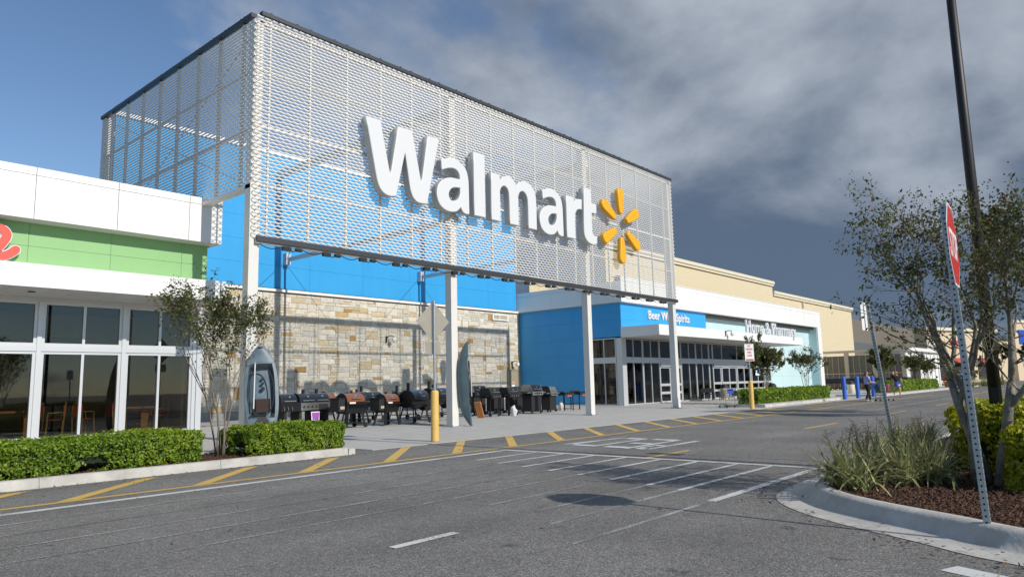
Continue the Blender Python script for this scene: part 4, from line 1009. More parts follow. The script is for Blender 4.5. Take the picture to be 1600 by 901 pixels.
# ------------------------------------------------------------------ signs, poles, bollards
def bollard(x, y, z, h, r, m, label, group):
    t = thing('bollard', label, 'bollard', group, base=(x, y, z))
    obj('sleeve', autosmooth(MB().lathe([(r * 1.02, 0), (r, .02), (r, h - r * .7), (r * .93, h - r * .4), (r * .7, h - r * .15), (r * .3, h - .01), (0.002, h)], 20, (x, y, z)).mesh('sleeve')), m, t)
    obj('base_ring', MB().lathe([(r + .015, 0), (r + .015, .012)], 20, (x, y, z)), A_CONC_D, t); return t
zb1 = pz(12.98, 14.05)
bollard(12.98, 14.05, zb1, 1.34, .105, A_YELB, 'yellow bollard with a diamond sign above it, in front of the grills', 'yellow bollards')
bollard(33.7, 14.1, .01, 1.36, .11, A_YELB, 'yellow bollard carrying a no parking sign, by the far hedge', 'yellow bollards')
t = thing('warning_sign', 'back of a diamond sign with small plate on a pole in a yellow bollard', 'sign', base=(12.98, 14.05, 1.35))
obj('pole', MB().tube((12.98, 14.05, 1.3), (12.98, 14.05, 3.72), .032, n=10), A_GALV, t)
def rot_plate(pts, th, c, rz):
    mb = MB().prism_y(pts, -th / 2, th / 2); M_ = Matrix.Translation(c) @ Matrix.Rotation(rz, 4, 'Z'); mb.v = [tuple(M_ @ Vector(v)) for v in mb.v]; return mb
az = R(-8)
obj('diamond_plate', rot_plate([(0, -.54), (.54, 0), (0, .54), (-.54, 0)], .004, (12.98, 14.10, 3.17), az), A_SIGNB, t)
obj('plate', rot_plate([(-.24, -.16), (.24, -.16), (.24, .16), (-.24, .16)], .004, (12.98, 14.10, 2.46), az), A_SIGNB, t)
obj('channel', MB().box(12.94, 14.072, 2.3, 13.02, 14.094, 3.72), A_GALV, t)
t = thing('parking_sign', 'white and red no parking fire lane sign on the far bollard', 'sign', base=(33.7, 14.1, 1.36))
obj('pole', MB().tube((33.7, 14.1, 1.3), (33.7, 14.1, 3.15), .03, n=8), A_GALV, t)
pl = obj('plate', rot_plate([(-.24, -.42), (.24, -.42), (.24, .42), (-.24, .42)], .004, (33.7, 14.06, 2.72), R(-38)), A_SIGNW, t)
def plate_text(parent, rows, c, rz, m):
    for body, wd, hh, dz in rows:
        me = text_mesh(body, .002, .012); x0, x1 = ext(me, 0); zz0, zz1 = ext(me, 1)
        me.transform(Matrix(((wd / (x1 - x0), 0, 0, -wd / 2 - x0 * wd / (x1 - x0)), (0, 0, -1, -.005), (0, hh / (zz1 - zz0), 0, dz - zz0 * hh / (zz1 - zz0)), (0, 0, 0, 1))))
        me.transform(Matrix.Translation(c) @ Matrix.Rotation(rz, 4, 'Z')); me.materials.append(m); link(bpy.data.objects.new('lettering', me), parent)
plate_text(pl, [('NO', .16, .1, .26), ('PARKING', .36, .1, .11), ('FIRE', .22, .1, -.05), ('LANE', .26, .1, -.2)], (33.7, 14.06, 2.72), R(-38), A_RED)
for bz, bh in ((-.38, .06), (.39, .015), (-.405, .012)):
    obj('border', rot_plate([(-.2, bz), (.2, bz), (.2, bz + bh), (-.2, bz + bh)], .004, (33.7 - .004, 14.06 - .003, 2.72), R(-38)), A_RED, pl)
def perforated_post(parent, p0, p1, wd=.05):
    """square tube with punched holes: dark recessed discs on the faces seen"""
    a, b = Vector(p0), Vector(p1); post = obj('post', MB().bar(a, b, wd, wd, up=(0, 1, 0)), A_GALV, parent)
    t = (b - a).normalized(); ln = (b - a).length; h = MB(); n = int(ln / .0508)
    for i in range(n):
        c = a + t * (.03 + .0508 * i)
        for ax in (Vector((-1, 0, 0)), Vector((0, -1, 0))):
            h.disc(c + ax * (wd / 2 + .0004), ax, .0095, .001, 8)
    obj('punched_holes', h, A_BLACKM, post, kind='stuff'); return post
# stop sign
t = thing('stop_sign', 'red stop sign seen almost edge-on on a perforated steel post', 'sign', base=(7.45, 1.13, .15))
perforated_post(t, (7.45, 1.1, .1), (7.5, 1.19, 3.0), .052)
oc = [(.38 * math.cos(R(22.5 + 45 * k)) / math.cos(R(22.5)), .38 * math.sin(R(22.5 + 45 * k)) / math.cos(R(22.5))) for k in range(8)]
cS = (7.52, 1.145, 2.62); rS = R(3.8)
pl = obj('plate', rot_plate(oc, .004, cS, rS), A_SIGNW, t)
fc = obj('face', rot_plate([(a * .945, b * .945) for a, b in oc], .0012, (cS[0], cS[1] - .003, cS[2]), rS), A_RED, t)
plate_text(fc, [('STOP', .58, .27, -.135)], cS, rS, A_SIGNW)
for dz in (-.29, .29): obj('bolt', rot_plate([(.014 * math.cos(q * .785), dz + .014 * math.sin(q * .785)) for q in range(8)], .012, (cS[0], cS[1] - .004, cS[2]), rS), A_GALV, t)
# plain white sign
t = thing('parking_sign', 'narrow white sign turned edge-on atop a leaning perforated post', 'sign', base=(13.05, 3.1, .15))
perforated_post(t, (13.1, 3.1, .1), (12.92, 3.3, 2.72), .05)
obj('plate', rot_plate([(-.15, -.24), (.15, -.24), (.15, .24), (-.15, .24)], .004, (12.92, 3.36, 2.45), R(-2)), A_SIGNW, t)
# lamp pole
t = thing('lamp_pole', 'tall dark tapered lamp pole rising out of the frame at right', 'lamp post', base=(12.35, 1.56, .15))
obj('pole', MB().path([(12.35, 1.56, .15), (12.35, 1.56, 5), (12.36, 1.56, 10)], [.085, .07, .055], 16), A_BROWNP, t, smooth=True)
obj('base_cover', MB().lathe([(.2, 0), (.2, .05), (.13, .16), (.1, .2)], 16, (12.35, 1.56, .15)), A_BROWNP, t)
obj('hand_hole', MB().box(12.25, 1.5, .95, 12.262, 1.6, 1.25), A_BLACKM, t)
for s in (-1, 1): obj('lamp_head', MB().box(12.36 - .2, 1.56 + s * .1 - (.6 if s < 0 else 0), 9.9, 12.36 + .2, 1.56 + s * .1 + (.6 if s > 0 else 0), 10.05), A_BROWNP, t)
for i, (x, y) in enumerate(((48.3, 14.1), (51.0, 14.05), (54.5, 14.0))):
    bollard(x, y, .01, 1.45, .13, A_BLUEB, ('left one of the blue bollards by the walking women', 'middle one of the blue bollards, just behind the woman in lavender', 'blue bollard half hidden behind the loaded cart')[i], 'blue bollards')

# ------------------------------------------------------------------ grills
def wheel(parent, c, r, th=.05): 
    o = obj('wheel', MB().disc(c, (0, 1, 0), r, th, 18), A_RUBBER, parent); obj('hub', MB().disc(c, (0, 1, 0), r * .45, th + .012, 10), A_BLACKM, o)
def arc_lid(x0, x1, r, zc, a0=0, a1=180, n=14, dy=1.0):
    return [(-dy * r * math.cos(R(a0 + (a1 - a0) * i / n)), zc + r * math.sin(R(a0 + (a1 - a0) * i / n))) for i in range(n + 1)]
def pellet(lid, wd=1.15, label='x', tall=1.0):
    t = thing('pellet_grill', label, 'grill', 'grills on display'); h = wd / 2 - .14
    body = [(-.3, .74), (-.24, .5), (.24, .5), (.3, .74), (.3, .9), (-.3, .9)]
    obj('barrel', autosmooth(MB().prism_x(body, -h, h).mesh('barrel')), A_BLACK, t)
    l = obj('lid', autosmooth(MB().prism_x(arc_lid(-h, h, .3, .902), -h + .02, h - .02).mesh('lid')), lid, t)
    for s in (-1, 1): obj('lid_end', autosmooth(MB().prism_x(arc_lid(0, 0, .306, .903), s * h - .02 if s > 0 else -h, h + .0 if s > 0 else -h + .02).mesh('lid_end')), A_BLACKM, l)
    obj('handle', MB().tube((-h * .5, -.33, 1.02), (h * .5, -.33, 1.02), .016).tube((-h * .45, -.28, 1.02), (-h * .45, -.33, 1.02), .01).tube((h * .45, -.28, 1.02), (h * .45, -.33, 1.02), .01), A_STAIN, l)
    obj('thermometer', MB().disc((0, -.235, 1.1), (0, -.75, .65), .045, .02), A_STAIN, l)
    obj('hopper', MB().bbox(-h - .3, -.24, .58, -h - .005, .26, 1.02, .03), A_BLACKM, t)
    obj('hopper_lid', MB().box(-h - .31, -.25, 1.021, -h - .004, .27, 1.05), A_BLACK, t)
    obj('control_panel', MB().box(-h - .25, -.25, .66, -h - .06, -.241, .76), A_INTL, t)
    st = obj('chimney', MB().tube((h * .62, .26, .98), (h * .62, .26, 1.28), .05, n=12), A_BLACK, t); obj('chimney_cap', MB().lathe([(.075, 0), (.06, .03), (.02, .045)], 12, (h * .62, .26, 1.285)), lid, st)
    obj('front_shelf', MB().box(-h + .05, -.52, .82, h - .05, -.31, .84), A_STAIN if lid is A_NAVY else A_BLACK, t)
    for sx in (-1, 1):
        for sy in (-1, 1): obj('leg', MB().bar((sx * (h - .1), sy * .2, .55), (sx * (h + .02), sy * .27, .03), .12, .05), A_BLACK, t)
    obj('lower_shelf', MB().box(-h + .02, -.24, .16, h - .02, .24, .19), A_BLACK, t)
    for sy in (-1, 1): wheel(t, (h + .02, sy * .29, .09), .09)
    obj('sticker', MB().box(-h + .12, -.306, .835, -h + .4, -.301, .895), A_SIGNW, t)
    obj('badge', MB().prism_y([(.0, .78), (.035, .72), (0, .69), (-.035, .72)], -.283, -.278), A_STAIN, t)
    return t
def smoker(label='x', wd=1.1, box=True):
    t = thing('barrel_smoker', label, 'grill', 'grills on display'); h = wd / 2
    cyl = [(.3 * math.cos(R(a)), .85 + .3 * math.sin(R(a))) for a in range(0, 360, 18)]
    obj('barrel', autosmooth(MB().prism_x(cyl, -h, h).mesh('barrel')), A_BLACK, t)
    l = obj('lid', autosmooth(MB().prism_x([( -.312 * math.cos(R(a)), .86 + .312 * math.sin(R(a))) for a in range(-5, 135, 10)] + [(.0, .9)], -h + .06, h - .06).mesh('lid')), A_NAVY, t)
    obj('handle', MB().tube((-.14, -.36, .95), (.14, -.36, .95), .014).tube((-.14, -.3, .95), (-.14, -.36, .95), .01).tube((.14, -.3, .95), (.14, -.36, .95), .01), A_STAIN, l)
    obj('thermometer', MB().disc((.0, -.25, 1.06), (0, -.78, .62), .04, .02), A_STAIN, l)
    if box:
        cy2 = [(.2 * math.cos(R(a)), .62 + .2 * math.sin(R(a))) for a in range(0, 360, 24)]
        obj('firebox', autosmooth(MB().prism_x(cy2, h - .02, h + .38).mesh('firebox')), A_BLACK, t)
    obj('chimney', MB().path([(-h + .16, .0, 1.1), (-h + .16, .0, 1.42)], [.055, .055], 12), A_BLACK, t)
    obj('front_shelf', MB().box(-h + .08, -.55, .76, h - .08, -.32, .78), A_BLACKM, t)
    for sx in (-1, 1):
        for sy in (-1, 1): obj('leg', MB().bar((sx * (h - .18), sy * .2, .64), (sx * (h - .02), sy * .3, .03), .04, .04), A_BLACK, t)
    obj('lower_shelf', MB().box(-h + .1, -.25, .2, h - .1, .25, .22), A_BLACK, t)
    for sy in (-1, 1): wheel(t, (h - .02, sy * .32, .11), .11, .03)
    return t
def gas(label='x', lid=None, panel=None, wd=1.3, cab=True):
    t = thing('gas_grill', label, 'grill', 'grills on display'); bw = wd * .29
    lid = lid or A_NAVY; panel = panel or A_BLACKM
    if cab: obj('cabinet', MB().bbox(-bw, -.25, .1, bw, .25, .8, .015), A_BLACKM, t)
    else:
        for sx in (-1, 1):
            for sy in (-1, 1): obj('leg', MB().bar((sx * bw, sy * .22, .05), (sx * bw, sy * .22, .8), .035), A_BLACK, t)
        obj('lower_shelf', MB().box(-bw, -.22, .2, bw, .22, .23), A_BLACK, t)
    obj('firebox', MB().box(-bw - .04, -.27, .802, bw + .04, .27, .95), A_BLACK, t)
    prof = [(-.28, .952), (-.27, 1.02), (-.2, 1.2), (-.1, 1.24), (.16, 1.24), (.27, 1.16), (.28, .952)]
    l = obj('lid', autosmooth(MB().prism_x(prof, -bw - .02, bw + .02).mesh('lid')), lid, t)
    for s in (-1, 1): obj('lid_end', MB().prism_x([(y * 1.02, .951 + (z - .952) * 1.02) for y, z in prof], s * (bw + .04) if s < 0 else bw + .02, -bw - .02 if s < 0 else bw + .05), A_STAIN if lid is A_NAVY else A_BLACKM, l)
    obj('handle', MB().tube((-bw * .75, -.32, 1.05), (bw * .75, -.32, 1.05), .014).tube((-bw * .7, -.24, 1.06), (-bw * .7, -.32, 1.05), .01).tube((bw * .7, -.24, 1.06), (bw * .7, -.32, 1.05), .01), A_STAIN, l)
    obj('thermometer', MB().disc((0, -.24, 1.14), (0, -.9, .4), .04, .02), A_STAIN, l)
    cp = obj('control_panel', MB().prism_x([(-.28, .95), (-.36, .93), (-.33, .79), (-.272, .79)], -bw - .03, bw + .03), panel, t)
    for k in range(4): obj('knob', MB().disc((-bw * .7 + bw * .46 * k, -.365, .865), (0, -1, .2), .028, .035, 10), A_STAIN if panel is A_BLACKM else A_BLACKM, cp)
    for s in (-1, 1): obj('side_shelf', MB().box(min(s * (bw + .05), s * (bw + .36)), -.26, .88, max(s * (bw + .05), s * (bw + .36)), .22, .92), A_BLACK if panel is A_BLACKM else A_STAIN, t)
    for sx in (-1, 1):
        for sy in (-1, 1): wheel(t, (sx * bw * .92, sy * .23, .05 if sx < 0 else .08), .05 if sx < 0 else .08, .04)
    return t
def griddle(label='x'):
    t = thing('griddle_grill', label, 'grill', 'grills on display')
    obj('firebox', MB().box(-.45, -.28, .76, .45, .28, .88), A_BLACK, t); obj('plate', MB().box(-.47, -.3, .881, .47, .3, .91).box(-.47, .28, .91, .47, .3, .96), A_BLACKM, t)
    obj('front_panel', MB().box(-.46, -.33, .77, .46, -.301, .87), A_BLACK, t)
    for k in range(4): obj('knob', MB().disc((-.3 + .2 * k, -.345, .82), (0, 1, 0), .028, .03, 10), A_STAIN, t)
    obj('warning_label', MB().box(-.2, -.335, .7, .2, -.331, .765), mat('orange_label', (.6, .12, .03), .5) if 'orange_label' not in MATS else MATS['orange_label'], t)
    for sx in (-1, 1):
        for sy in (-1, 1): obj('leg', MB().bar((sx * .43, sy * .26, .08), (sx * .43, sy * .26, .76), .035), A_BLACK, t); 
        obj('side_shelf', MB().box(min(sx * .48, sx * .78), -.25, .8, max(sx * .48, sx * .78), .25, .83), A_BLACK, t)
    obj('cross_bar', MB().box(-.43, -.27, .3, .43, -.25, .33).box(-.43, .25, .3, .43, .27, .33), A_BLACK, t)
    for sx in (-1, 1):
        for sy in (-1, 1): wheel(t, (sx * .43, sy * .26, .045), .045, .03)
    return t
def combo(label):
    t = thing('combination_grill', label, 'grill', 'grills on display')
    for s, nm in ((-.75, 'side_barrel'), (.0, 'lid'), (.62, 'lid')):
        b = obj(nm, autosmooth(MB().prism_x(arc_lid(0, 0, .3, .92), s - .33, s + .28).mesh(nm)), A_NAVY, t)
        obj('lid_end', autosmooth(MB().prism_x(arc_lid(0, 0, .306, .92), s - .36, s - .331).mesh('e')), A_BLACKM, b)
        obj('handle', MB().tube((s - .26, -.33, .97), (s + .2, -.33, .97), .018), A_STAIN, b); obj('thermometer', MB().disc((s, -.24, 1.11), (0, -.78, .62), .035, .02), A_STAIN, b)
    obj('firebox', MB().box(-1.1, -.3, .62, .9, .3, .918), A_BLACK, t)
    cp = obj('control_panel', MB().box(-.36, -.36, .64, .92, -.302, .9), A_STAIN, t)
    for k in range(4): obj('knob', MB().disc((-.24 + .17 * k, -.375, .76), (0, 1, 0), .035, .035, 12), A_BLACKM, cp)
    obj('vent_grille', MB().box(.38, -.366, .68, .78, -.361, .84), A_BLACKM, cp)
    for k in range(3): obj('hook', MB().path([(-1.02 + .16 * k, -.31, .78), (-1.02 + .16 * k, -.35, .72), (-1.0 + .16 * k, -.33, .66)], .012, 5), A_STAIN, t)
    for x in (0.05, .62): obj('chimney', MB().tube((x, .1, 1.2), (x, .1, 1.36), .06, n=12), A_BLACK, t)
    for sx in (-.9, -.3, .3, .85):
        obj('leg', MB().box(sx - .05, -.25, .05, sx + .05, .25, .62), A_BLACKM, t)
    obj('lower_shelf', MB().box(-.95, -.26, .18, .88, .26, .21), A_BLACKM, t)
    pc = obj('product_card', MB().prism_y([(.1, .26), (.42, .26), (.45, .58), (.07, .58)], -.345, -.34), A_SIGNW, t)
    obj('card_print', MB().prism_y([(.13, .3), (.4, .3), (.42, .55), (.1, .55)], -.348, -.3455), mat('card_purple', (.13, .05, .4), .5, col2=(.5, .12, .35), vscale=14), pc)
    for sx in (-.9, .85): wheel(t, (sx, -.28, .07), .07)
    return t
def putg(o, x, y, rz, lb, sc=1):
    o['label'] = lb; return place(o, (x, y, pz(x, y)), R(rz), sc)
putg(combo('x'), 14.25, 22.2, 4, 'wide grill with stainless control panel and purple card, next to the kayak')
p0 = pellet(A_COPPER)
putg(p0, 15.45, 21.1, 6, 'large copper-lidded pellet grill, nearest of the two in front')
putg(copy_tree(p0), 17.0, 21.0, 14, 'smaller copper-lidded pellet grill left of the barrel smokers', .95)
putg(copy_tree(p0), 15.35, 22.7, 4, 'copper-lidded pellet grill half hidden behind the stainless-panel grill', .98)
pn = pellet(A_NAVY)
putg(pn, 17.0, 22.9, 4, 'black pellet grill between the two copper-lidded ones')
s0 = smoker(); putg(s0, 18.25, 20.9, 16, 'barrel smoker with long front shelf left of the yellow bollard', 1.08)
putg(copy_tree(s0), 19.9, 21.5, 12, 'barrel smoker partly behind the yellow bollard', 1.12)
putg(copy_tree(s0), 19.5, 23.0, 4, 'dark barrel smoker in the back row left of the bollard'); putg(copy_tree(s0), 21.5, 23.0, 4, 'dark barrel smoker in the back row right of the bollard')
putg(copy_tree(s0), 18.4, 23.9, 2, 'barrel smoker at the back behind the copper grill')
g0 = gas(); gl = gas(lid=A_BLACKM, cab=False)
putg(gl, 23.15, 21.5, 12, 'small open-legged grill just right of the second kayak')
putg(copy_tree(gl), 24.5, 21.6, 8, 'open-legged grill, second to the right of the kayak')
putg(g0, 24.0, 23.2, 2, 'gas grill with black lid at the back right of the second kayak', 1.08)
for i, x in enumerate((25.35, 26.7, 28.05)): putg(copy_tree(g0), x, 23.2, 2, ('gas grill with black lid, second in the back row', 'gas grill with black lid, third in the back row', 'gas grill with black lid, last in the back row')[i])
putg(gas(panel=A_STAIN), 26.15, 21.6, 6, 'gas grill with long stainless front panel', 1.08)
putg(gas(lid=A_STAIN, panel=A_STAIN, wd=1.1), 27.7, 21.8, 10, 'gas grill with silver lid left of the griddles')
gd = griddle(); putg(gd, 29.2, 22.0, 4, 'flat-top griddle left of the last one'); putg(copy_tree(gd), 30.8, 22.2, 4, 'flat-top griddle at the far end against the blue wall')
t = thing('cardboard_box', 'orange cardboard carton leaning beside the second kayak', 'box', base=(22.0, 20.6, .06))
bxm = MB().box(-.04, -.14, 0, .04, .14, .72); M_ = Matrix.Translation((22.15, 21.1, .06)) @ Matrix.Rotation(R(-18), 4, 'Y') @ Matrix.Rotation(R(20), 4, 'Z'); bxm.v = [tuple(M_ @ Vector(v)) for v in bxm.v]
obj('carton', bxm, mat('orange_card', (.42, .16, .05), .7, var=.2, vscale=8), t)
for i, (x, y) in enumerate(((29.2, 22.2), (24.15, 21.0))):
    b = tag(obj('packing_bag', autosmooth(MB().path([(x, y, pz(x, y)), (x + .03, y, pz(x, y) + .2), (x - .03, y + .02, pz(x, y) + .36), (x + .05, y, pz(x, y) + .46)], [.1, .16, .11, .02], 9).mesh('b')), mat('white_bag%d' % i, (.6, .6, .58), .5, bump=.6, bscale=25)), ('white plastic bag hanging at the silver-lidded grill', 'white bag hanging at the small open-legged grill')[i], 'bag')

# ------------------------------------------------------------------ kayaks
def kayak(L_, wmax, dep, deckm, hullm, label):
    t = thing('kayak', label, 'kayak', 'kayaks leaning on the columns'); n = 36; mseg = 20; D = MB(); Hm = MB(); hw_at = {}
    def hw(q): return wmax / 2 * max(.02, (1 - abs(2 * q - 1) ** 2.6)) ** .62
    for i in range(n + 1):
        q = i / n; hwid = hw(q); z = q * L_; rk = .05 * (abs(2 * q - 1) ** 3)
        ck = max(0, 1 - ((q - .52) / .27) ** 4) if abs(q - .52) < .27 else 0
        for k in range(mseg + 1):
            u = -1 + 2 * k / mseg; y = -.07 * (1 - u * u) - rk
            if ck > 0 and abs(u) < .78:
                e = min(1, (.78 - abs(u)) / .12) * min(1, ck * 3); y += .24 * e
            if abs(q - .2) < .1 and abs(u) < .5: y += .012
            D.v.append((u * hwid, y, z))
            Hm.v.append((u * hwid * 1.012, -rk + .004 + (dep * (1 - u ** 4) ** .6) * (1 - abs(2 * q - 1) ** 3.2), z))
    for M_, fl in ((D, False), (Hm, True)):
        for i in range(n):
            for k in range(mseg):
                a = i * (mseg + 1) + k; q = (a, a + 1, a + mseg + 2, a + mseg + 1); M_.f.append(q[::-1] if fl else q)
    dme = autosmooth(D.mesh('deck'), 40); dob = obj('deck', dme, [deckm, hullm], t)
    for p in dme.polygons:
        c_ = p.center; hh = hw(c_.z / L_)
        if abs(c_.z / L_ - .54) < .24 and .42 < abs(c_.x / hh) < .8: p.material_index = 1
    obj('hull', autosmooth(Hm.mesh('hull'), 60), hullm, t)
    rim = [(math.copysign(abs(math.cos(a)) ** .8, math.cos(a)) * wmax * .36, -.095, L_ * (.52 + .25 * math.sin(a))) for a in [2 * math.pi * k / 32 for k in range(33)]]
    obj('cockpit_rim', MB().path(rim, .016, 6), A_BLACKM, t)
    dk = mat('kayak_seat', (.035, .02, .016), .8) if 'kayak_seat' not in MATS else MATS['kayak_seat']
    st = obj('seat', MB().bbox(-.2, .05, L_ * .33, .2, .14, L_ * .45, .05).bbox(-.19, -.05, L_ * .31, .19, .05, L_ * .35, .04), dk, t)
    hc = obj('hatch', autosmooth(MB().path([(0, -.09, L_ * .2), (0, -.058, L_ * .2)], [.17, .17], 20).mesh('hatch')), mat('kayak_hatch', (.03, .03, .03), .6) if 'kayak_hatch' not in MATS else MATS['kayak_hatch'], t)
    obj('hatch_latch', MB().tube((-.1, -.1, L_ * .2), (.1, -.1, L_ * .2), .02), A_BLACKM, hc)
    for z, r in ((.66, .035), (.61, .035), (.555, .05)): obj('fitting', MB().disc((.03, .08, L_ * z), (0, 1, 0), r, .05, 14), A_BLACKM, t)
    for sx in (-1, 1): obj('scupper', MB().disc((sx * wmax * .33, -.06, L_ * .275), (0, 1, 0), .035, .03, 12), A_BLACKM, t)
    obj('carry_toggle', MB().tube((-.06, -.12, L_ * .97), (.06, -.12, L_ * .97), .015), A_BLACKM, t)
    obj('paddle_shaft', MB().tube((-wmax * .24, -.12, L_ * .35), (-wmax * .16, -.12, L_ * .82), .018), mat('paddle_white', (.6, .6, .6), .4) if 'paddle_white' not in MATS else MATS['paddle_white'], t)
    return t
KD = mat('kayak_pale_blue', (.08, .12, .15), .4, col2=(.165, .215, .255), vscale=3); KH = mat('kayak_slate', (.045, .075, .1), .4, col2=(.08, .12, .15), vscale=2)
KS = mat('kayak_teal_grey', (.05, .085, .1), .45, col2=(.085, .13, .15), vscale=2)
k1 = kayak(2.6, .86, .26, KD, KH, 'pale blue-grey kayak standing against the first column, cockpit facing the road')
k1.location = (9.98, 17.4, pz(10, 17.5)); k1.rotation_euler = (R(-7), R(-3), R(-32))
k2 = kayak(2.98, .72, .34, KS, KS, 'slate kayak standing on end at the second column, seen from the side')
k2.location = (18.22, 17.95, pz(18, 18)); k2.rotation_euler = (R(-2), R(-1), R(50))
obj('strap', MB().path([(-.28, .0, 2.5), (-.2, .17, 2.51), (0, .26, 2.52), (.2, .17, 2.51), (.28, .0, 2.5)], .009, 5), A_STAIN, k2)
for i, o in enumerate((k1,)): obj('strap', MB().path([(-.34, -.1, 2.1), (0, -.16, 2.12), (.34, -.1, 2.1)], .008, 5), A_STAIN, o)

# ------------------------------------------------------------------ carts, bench, bins, cameras
def cart(label='x', plastic=False):
    """front is +x, handle at -x"""
    t = thing('shopping_cart', label, 'shopping cart', 'shopping carts'); bk = MB(); 
    def rect(z, x0, x1, hw): return [(x0, -hw, z), (x1, -hw * .82, z), (x1, hw * .82, z), (x0, hw, z)]
    lv = [rect(.52 + .1 * k + 0, -.36 - .02 * k, .38 + .03 * k, .24 + .012 * k) for k in range(5)]
    for r_ in lv: bk.path(r_ + [r_[0]], .011, 4)
    for (i, j) in ((0, 1), (1, 2), (2, 3), (3, 0)):
        for k in range(9):
            q = k / 8; a = Vector(lv[0][i]).lerp(Vector(lv[0][j]), q); b = Vector(lv[4][i]).lerp(Vector(lv[4][j]), q); bk.tube(a, b, .007, n=4)
    for k in range(7): bk.tube((-.36, -.24 + .08 * k, .52), (.38, -.2 + .066 * k, .52), .004, n=4)
    obj('basket', bk, MATS['cart_grey'], t)
    if plastic:
        for k in range(4):
            z = .54 + .1 * k; obj('basket_slat', MB().bar((-.36, -.25, z + .04), (.42, -.21, z + .04), .012, .075).bar((-.36, .25, z + .04), (.42, .21, z + .04), .012, .075).bar((.42, -.21, z + .04), (.42, .21, z + .04), .012, .075).bar((-.36, -.25, z + .04), (-.36, .25, z + .04), .012, .075), MATS['cart_navy'], t)
    obj('handle', MB().tube((-.55, -.27, .98), (-.55, .27, .98), .02, n=8), MATS['cart_blue'], t)
    obj('child_seat', MB().box(-.43, -.17, .72, -.41, .17, .95), MATS['cart_blue'], t)
    fr = MB()
    for s in (-1, 1): fr.path([(-.55, s * .27, .98), (-.42, s * .27, .9), (-.36, s * .25, .5), (-.38, s * .25, .16), (.42, s * .2, .14)], .013, 6)
    fr.tube((-.38, -.25, .16), (-.38, .25, .16), .012).tube((.42, -.2, .14), (.42, .2, .14), .012); obj('frame', fr, MATS['cart_grey'], t)
    obj('lower_rack', MB().box(-.36, -.22, .2, .4, .22, .215), MATS['cart_grey'], t)
    for x in (-.38, .4):
        for s in (-1, 1): obj('wheel', MB().disc((x, s * .21, .06), (0, 1, 0), .06, .03, 12), A_RUBBER, t)
    return t
mat('cart_grey', (.12, .12, .13), .45, metal=.4); mat('cart_navy', (.012, .02, .045), .5); mat('cart_blue', (.02, .07, .42), .45)
ct0 = cart(); ct0['label'] = 'empty shopping cart with blue handle standing before the entrance'; place(ct0, (35.1, 16.0, pz(35, 16)), R(52))
ct1 = copy_tree(ct0); ct1['label'] = 'loaded shopping cart pushed by the woman in lavender'; place(ct1, (45.35, 11.1, 0), R(-42), 1.02)
for k, (c, b_) in enumerate((((.5, .1, .1), (.12, -.14, .55, .36, .14, .95)), ((.6, .6, .6), (-.2, -.15, .55, .08, .12, .82)), ((.05, .2, .5), (-.32, -.14, .75, -.14, .1, 1.02)), ((.1, .2, .06), (-.38, -.2, .54, -.22, .2, .9)))):
    o = obj('shopping_bag', MB(), mat('bag_%d' % k, c, .5, bump=.4, bscale=20)); me = autosmooth(MB().bbox(*b_, .06).mesh('bag')); me.materials.append(MATS['bag_%d' % k]); o.data = me
    tag(o, ('pink bag at the front of the loaded cart', 'white bag in the middle of the loaded cart', 'blue bag by the handle of the loaded cart', 'dark green bag at the back of the loaded cart')[k], 'bag'); place(o, (45.35, 11.1, 0), R(-42), 1.02)
ct2 = copy_tree(ct0); ct2['label'] = 'cart pushed by the far person in black beyond the hedge'; place(ct2, (71.3, 16.0, .12), R(-20))
ctp = cart(plastic=True)
for k in range(15):
    c = copy_tree(ctp) if k else ctp; c['label'] = 'dark nested shopping cart in the row against the garden fence'; c['group'] = 'nested carts by the garden fence'; place(c, (77.5, 24.6 - .55 * k, .15), R(-90), 1.2)
t = thing('bench', 'black metal bench by the glass front near the doors', 'bench', base=(44.2, 21.2, .07))
obj('seat', MB().box(43.3, 21.0, .5, 45.1, 21.45, .54), A_BLACK, t); obj('backrest', MB().box(43.3, 21.45, .6, 45.1, 21.48, .9), A_BLACK, t)
for x in (43.4, 45.0): obj('leg', MB().path([(x, 21.0, .07), (x, 21.02, .5), (x, 21.46, .52), (x, 21.48, .9)], .025, 6).tube((x, 21.46, .52), (x, 21.5, .07), .025), A_BLACK, t)
def bin_(x, y, label, m):
    t = thing('litter_bin', label, 'bin', 'litter bins', base=(x, y, pz(x, y)))
    obj('body', autosmooth(MB().lathe([(.26, 0), (.29, .05), (.29, .75), (.27, .78)], 18, (x, y, pz(x, y))).mesh('b')), m, t)
    obj('dome', autosmooth(MB().lathe([(.29, .781), (.28, .9), (.2, 1.02), (.05, 1.07)], 18, (x, y, pz(x, y))).mesh('d')), A_BLACKM, t)
bin_(46.9, 21.5, 'beige litter bin at the right end of the black bench', A_TANTRIM); bin_(50.6, 19.6, 'dark domed litter bin behind the leafy tree by the doors', mat('bin_dark', (.04, .04, .045), .5)); bin_(63.5, 18.0, 'pale stone litter bin right of the mint wall', A_TANTRIM)
def camera_dome(x, y, z, dx, dy, label):
    t = thing('security_camera', label, 'camera', 'security cameras', base=(x, y, z))
    obj('mount', MB().box(x - .04, y - .04 if dy else y - .06, z - .25, x + .04, y, z + .1), A_BLACKM, t)
    obj('arm', MB().path([(x, y, z), (x + dx * .2, y + dy * .2, z + .12), (x + dx * .42, y + dy * .42, z + .08), (x + dx * .45, y + dy * .45, z - .05)], .025, 6), A_BLACKM, t)
    obj('dome', autosmooth(MB().lathe([(.02, .12), (.11, .08), (.12, 0), (.1, -.08), (.04, -.14)], 12, (x + dx * .45, y + dy * .45, z - .1)).mesh('d')), A_SIGNW, t)
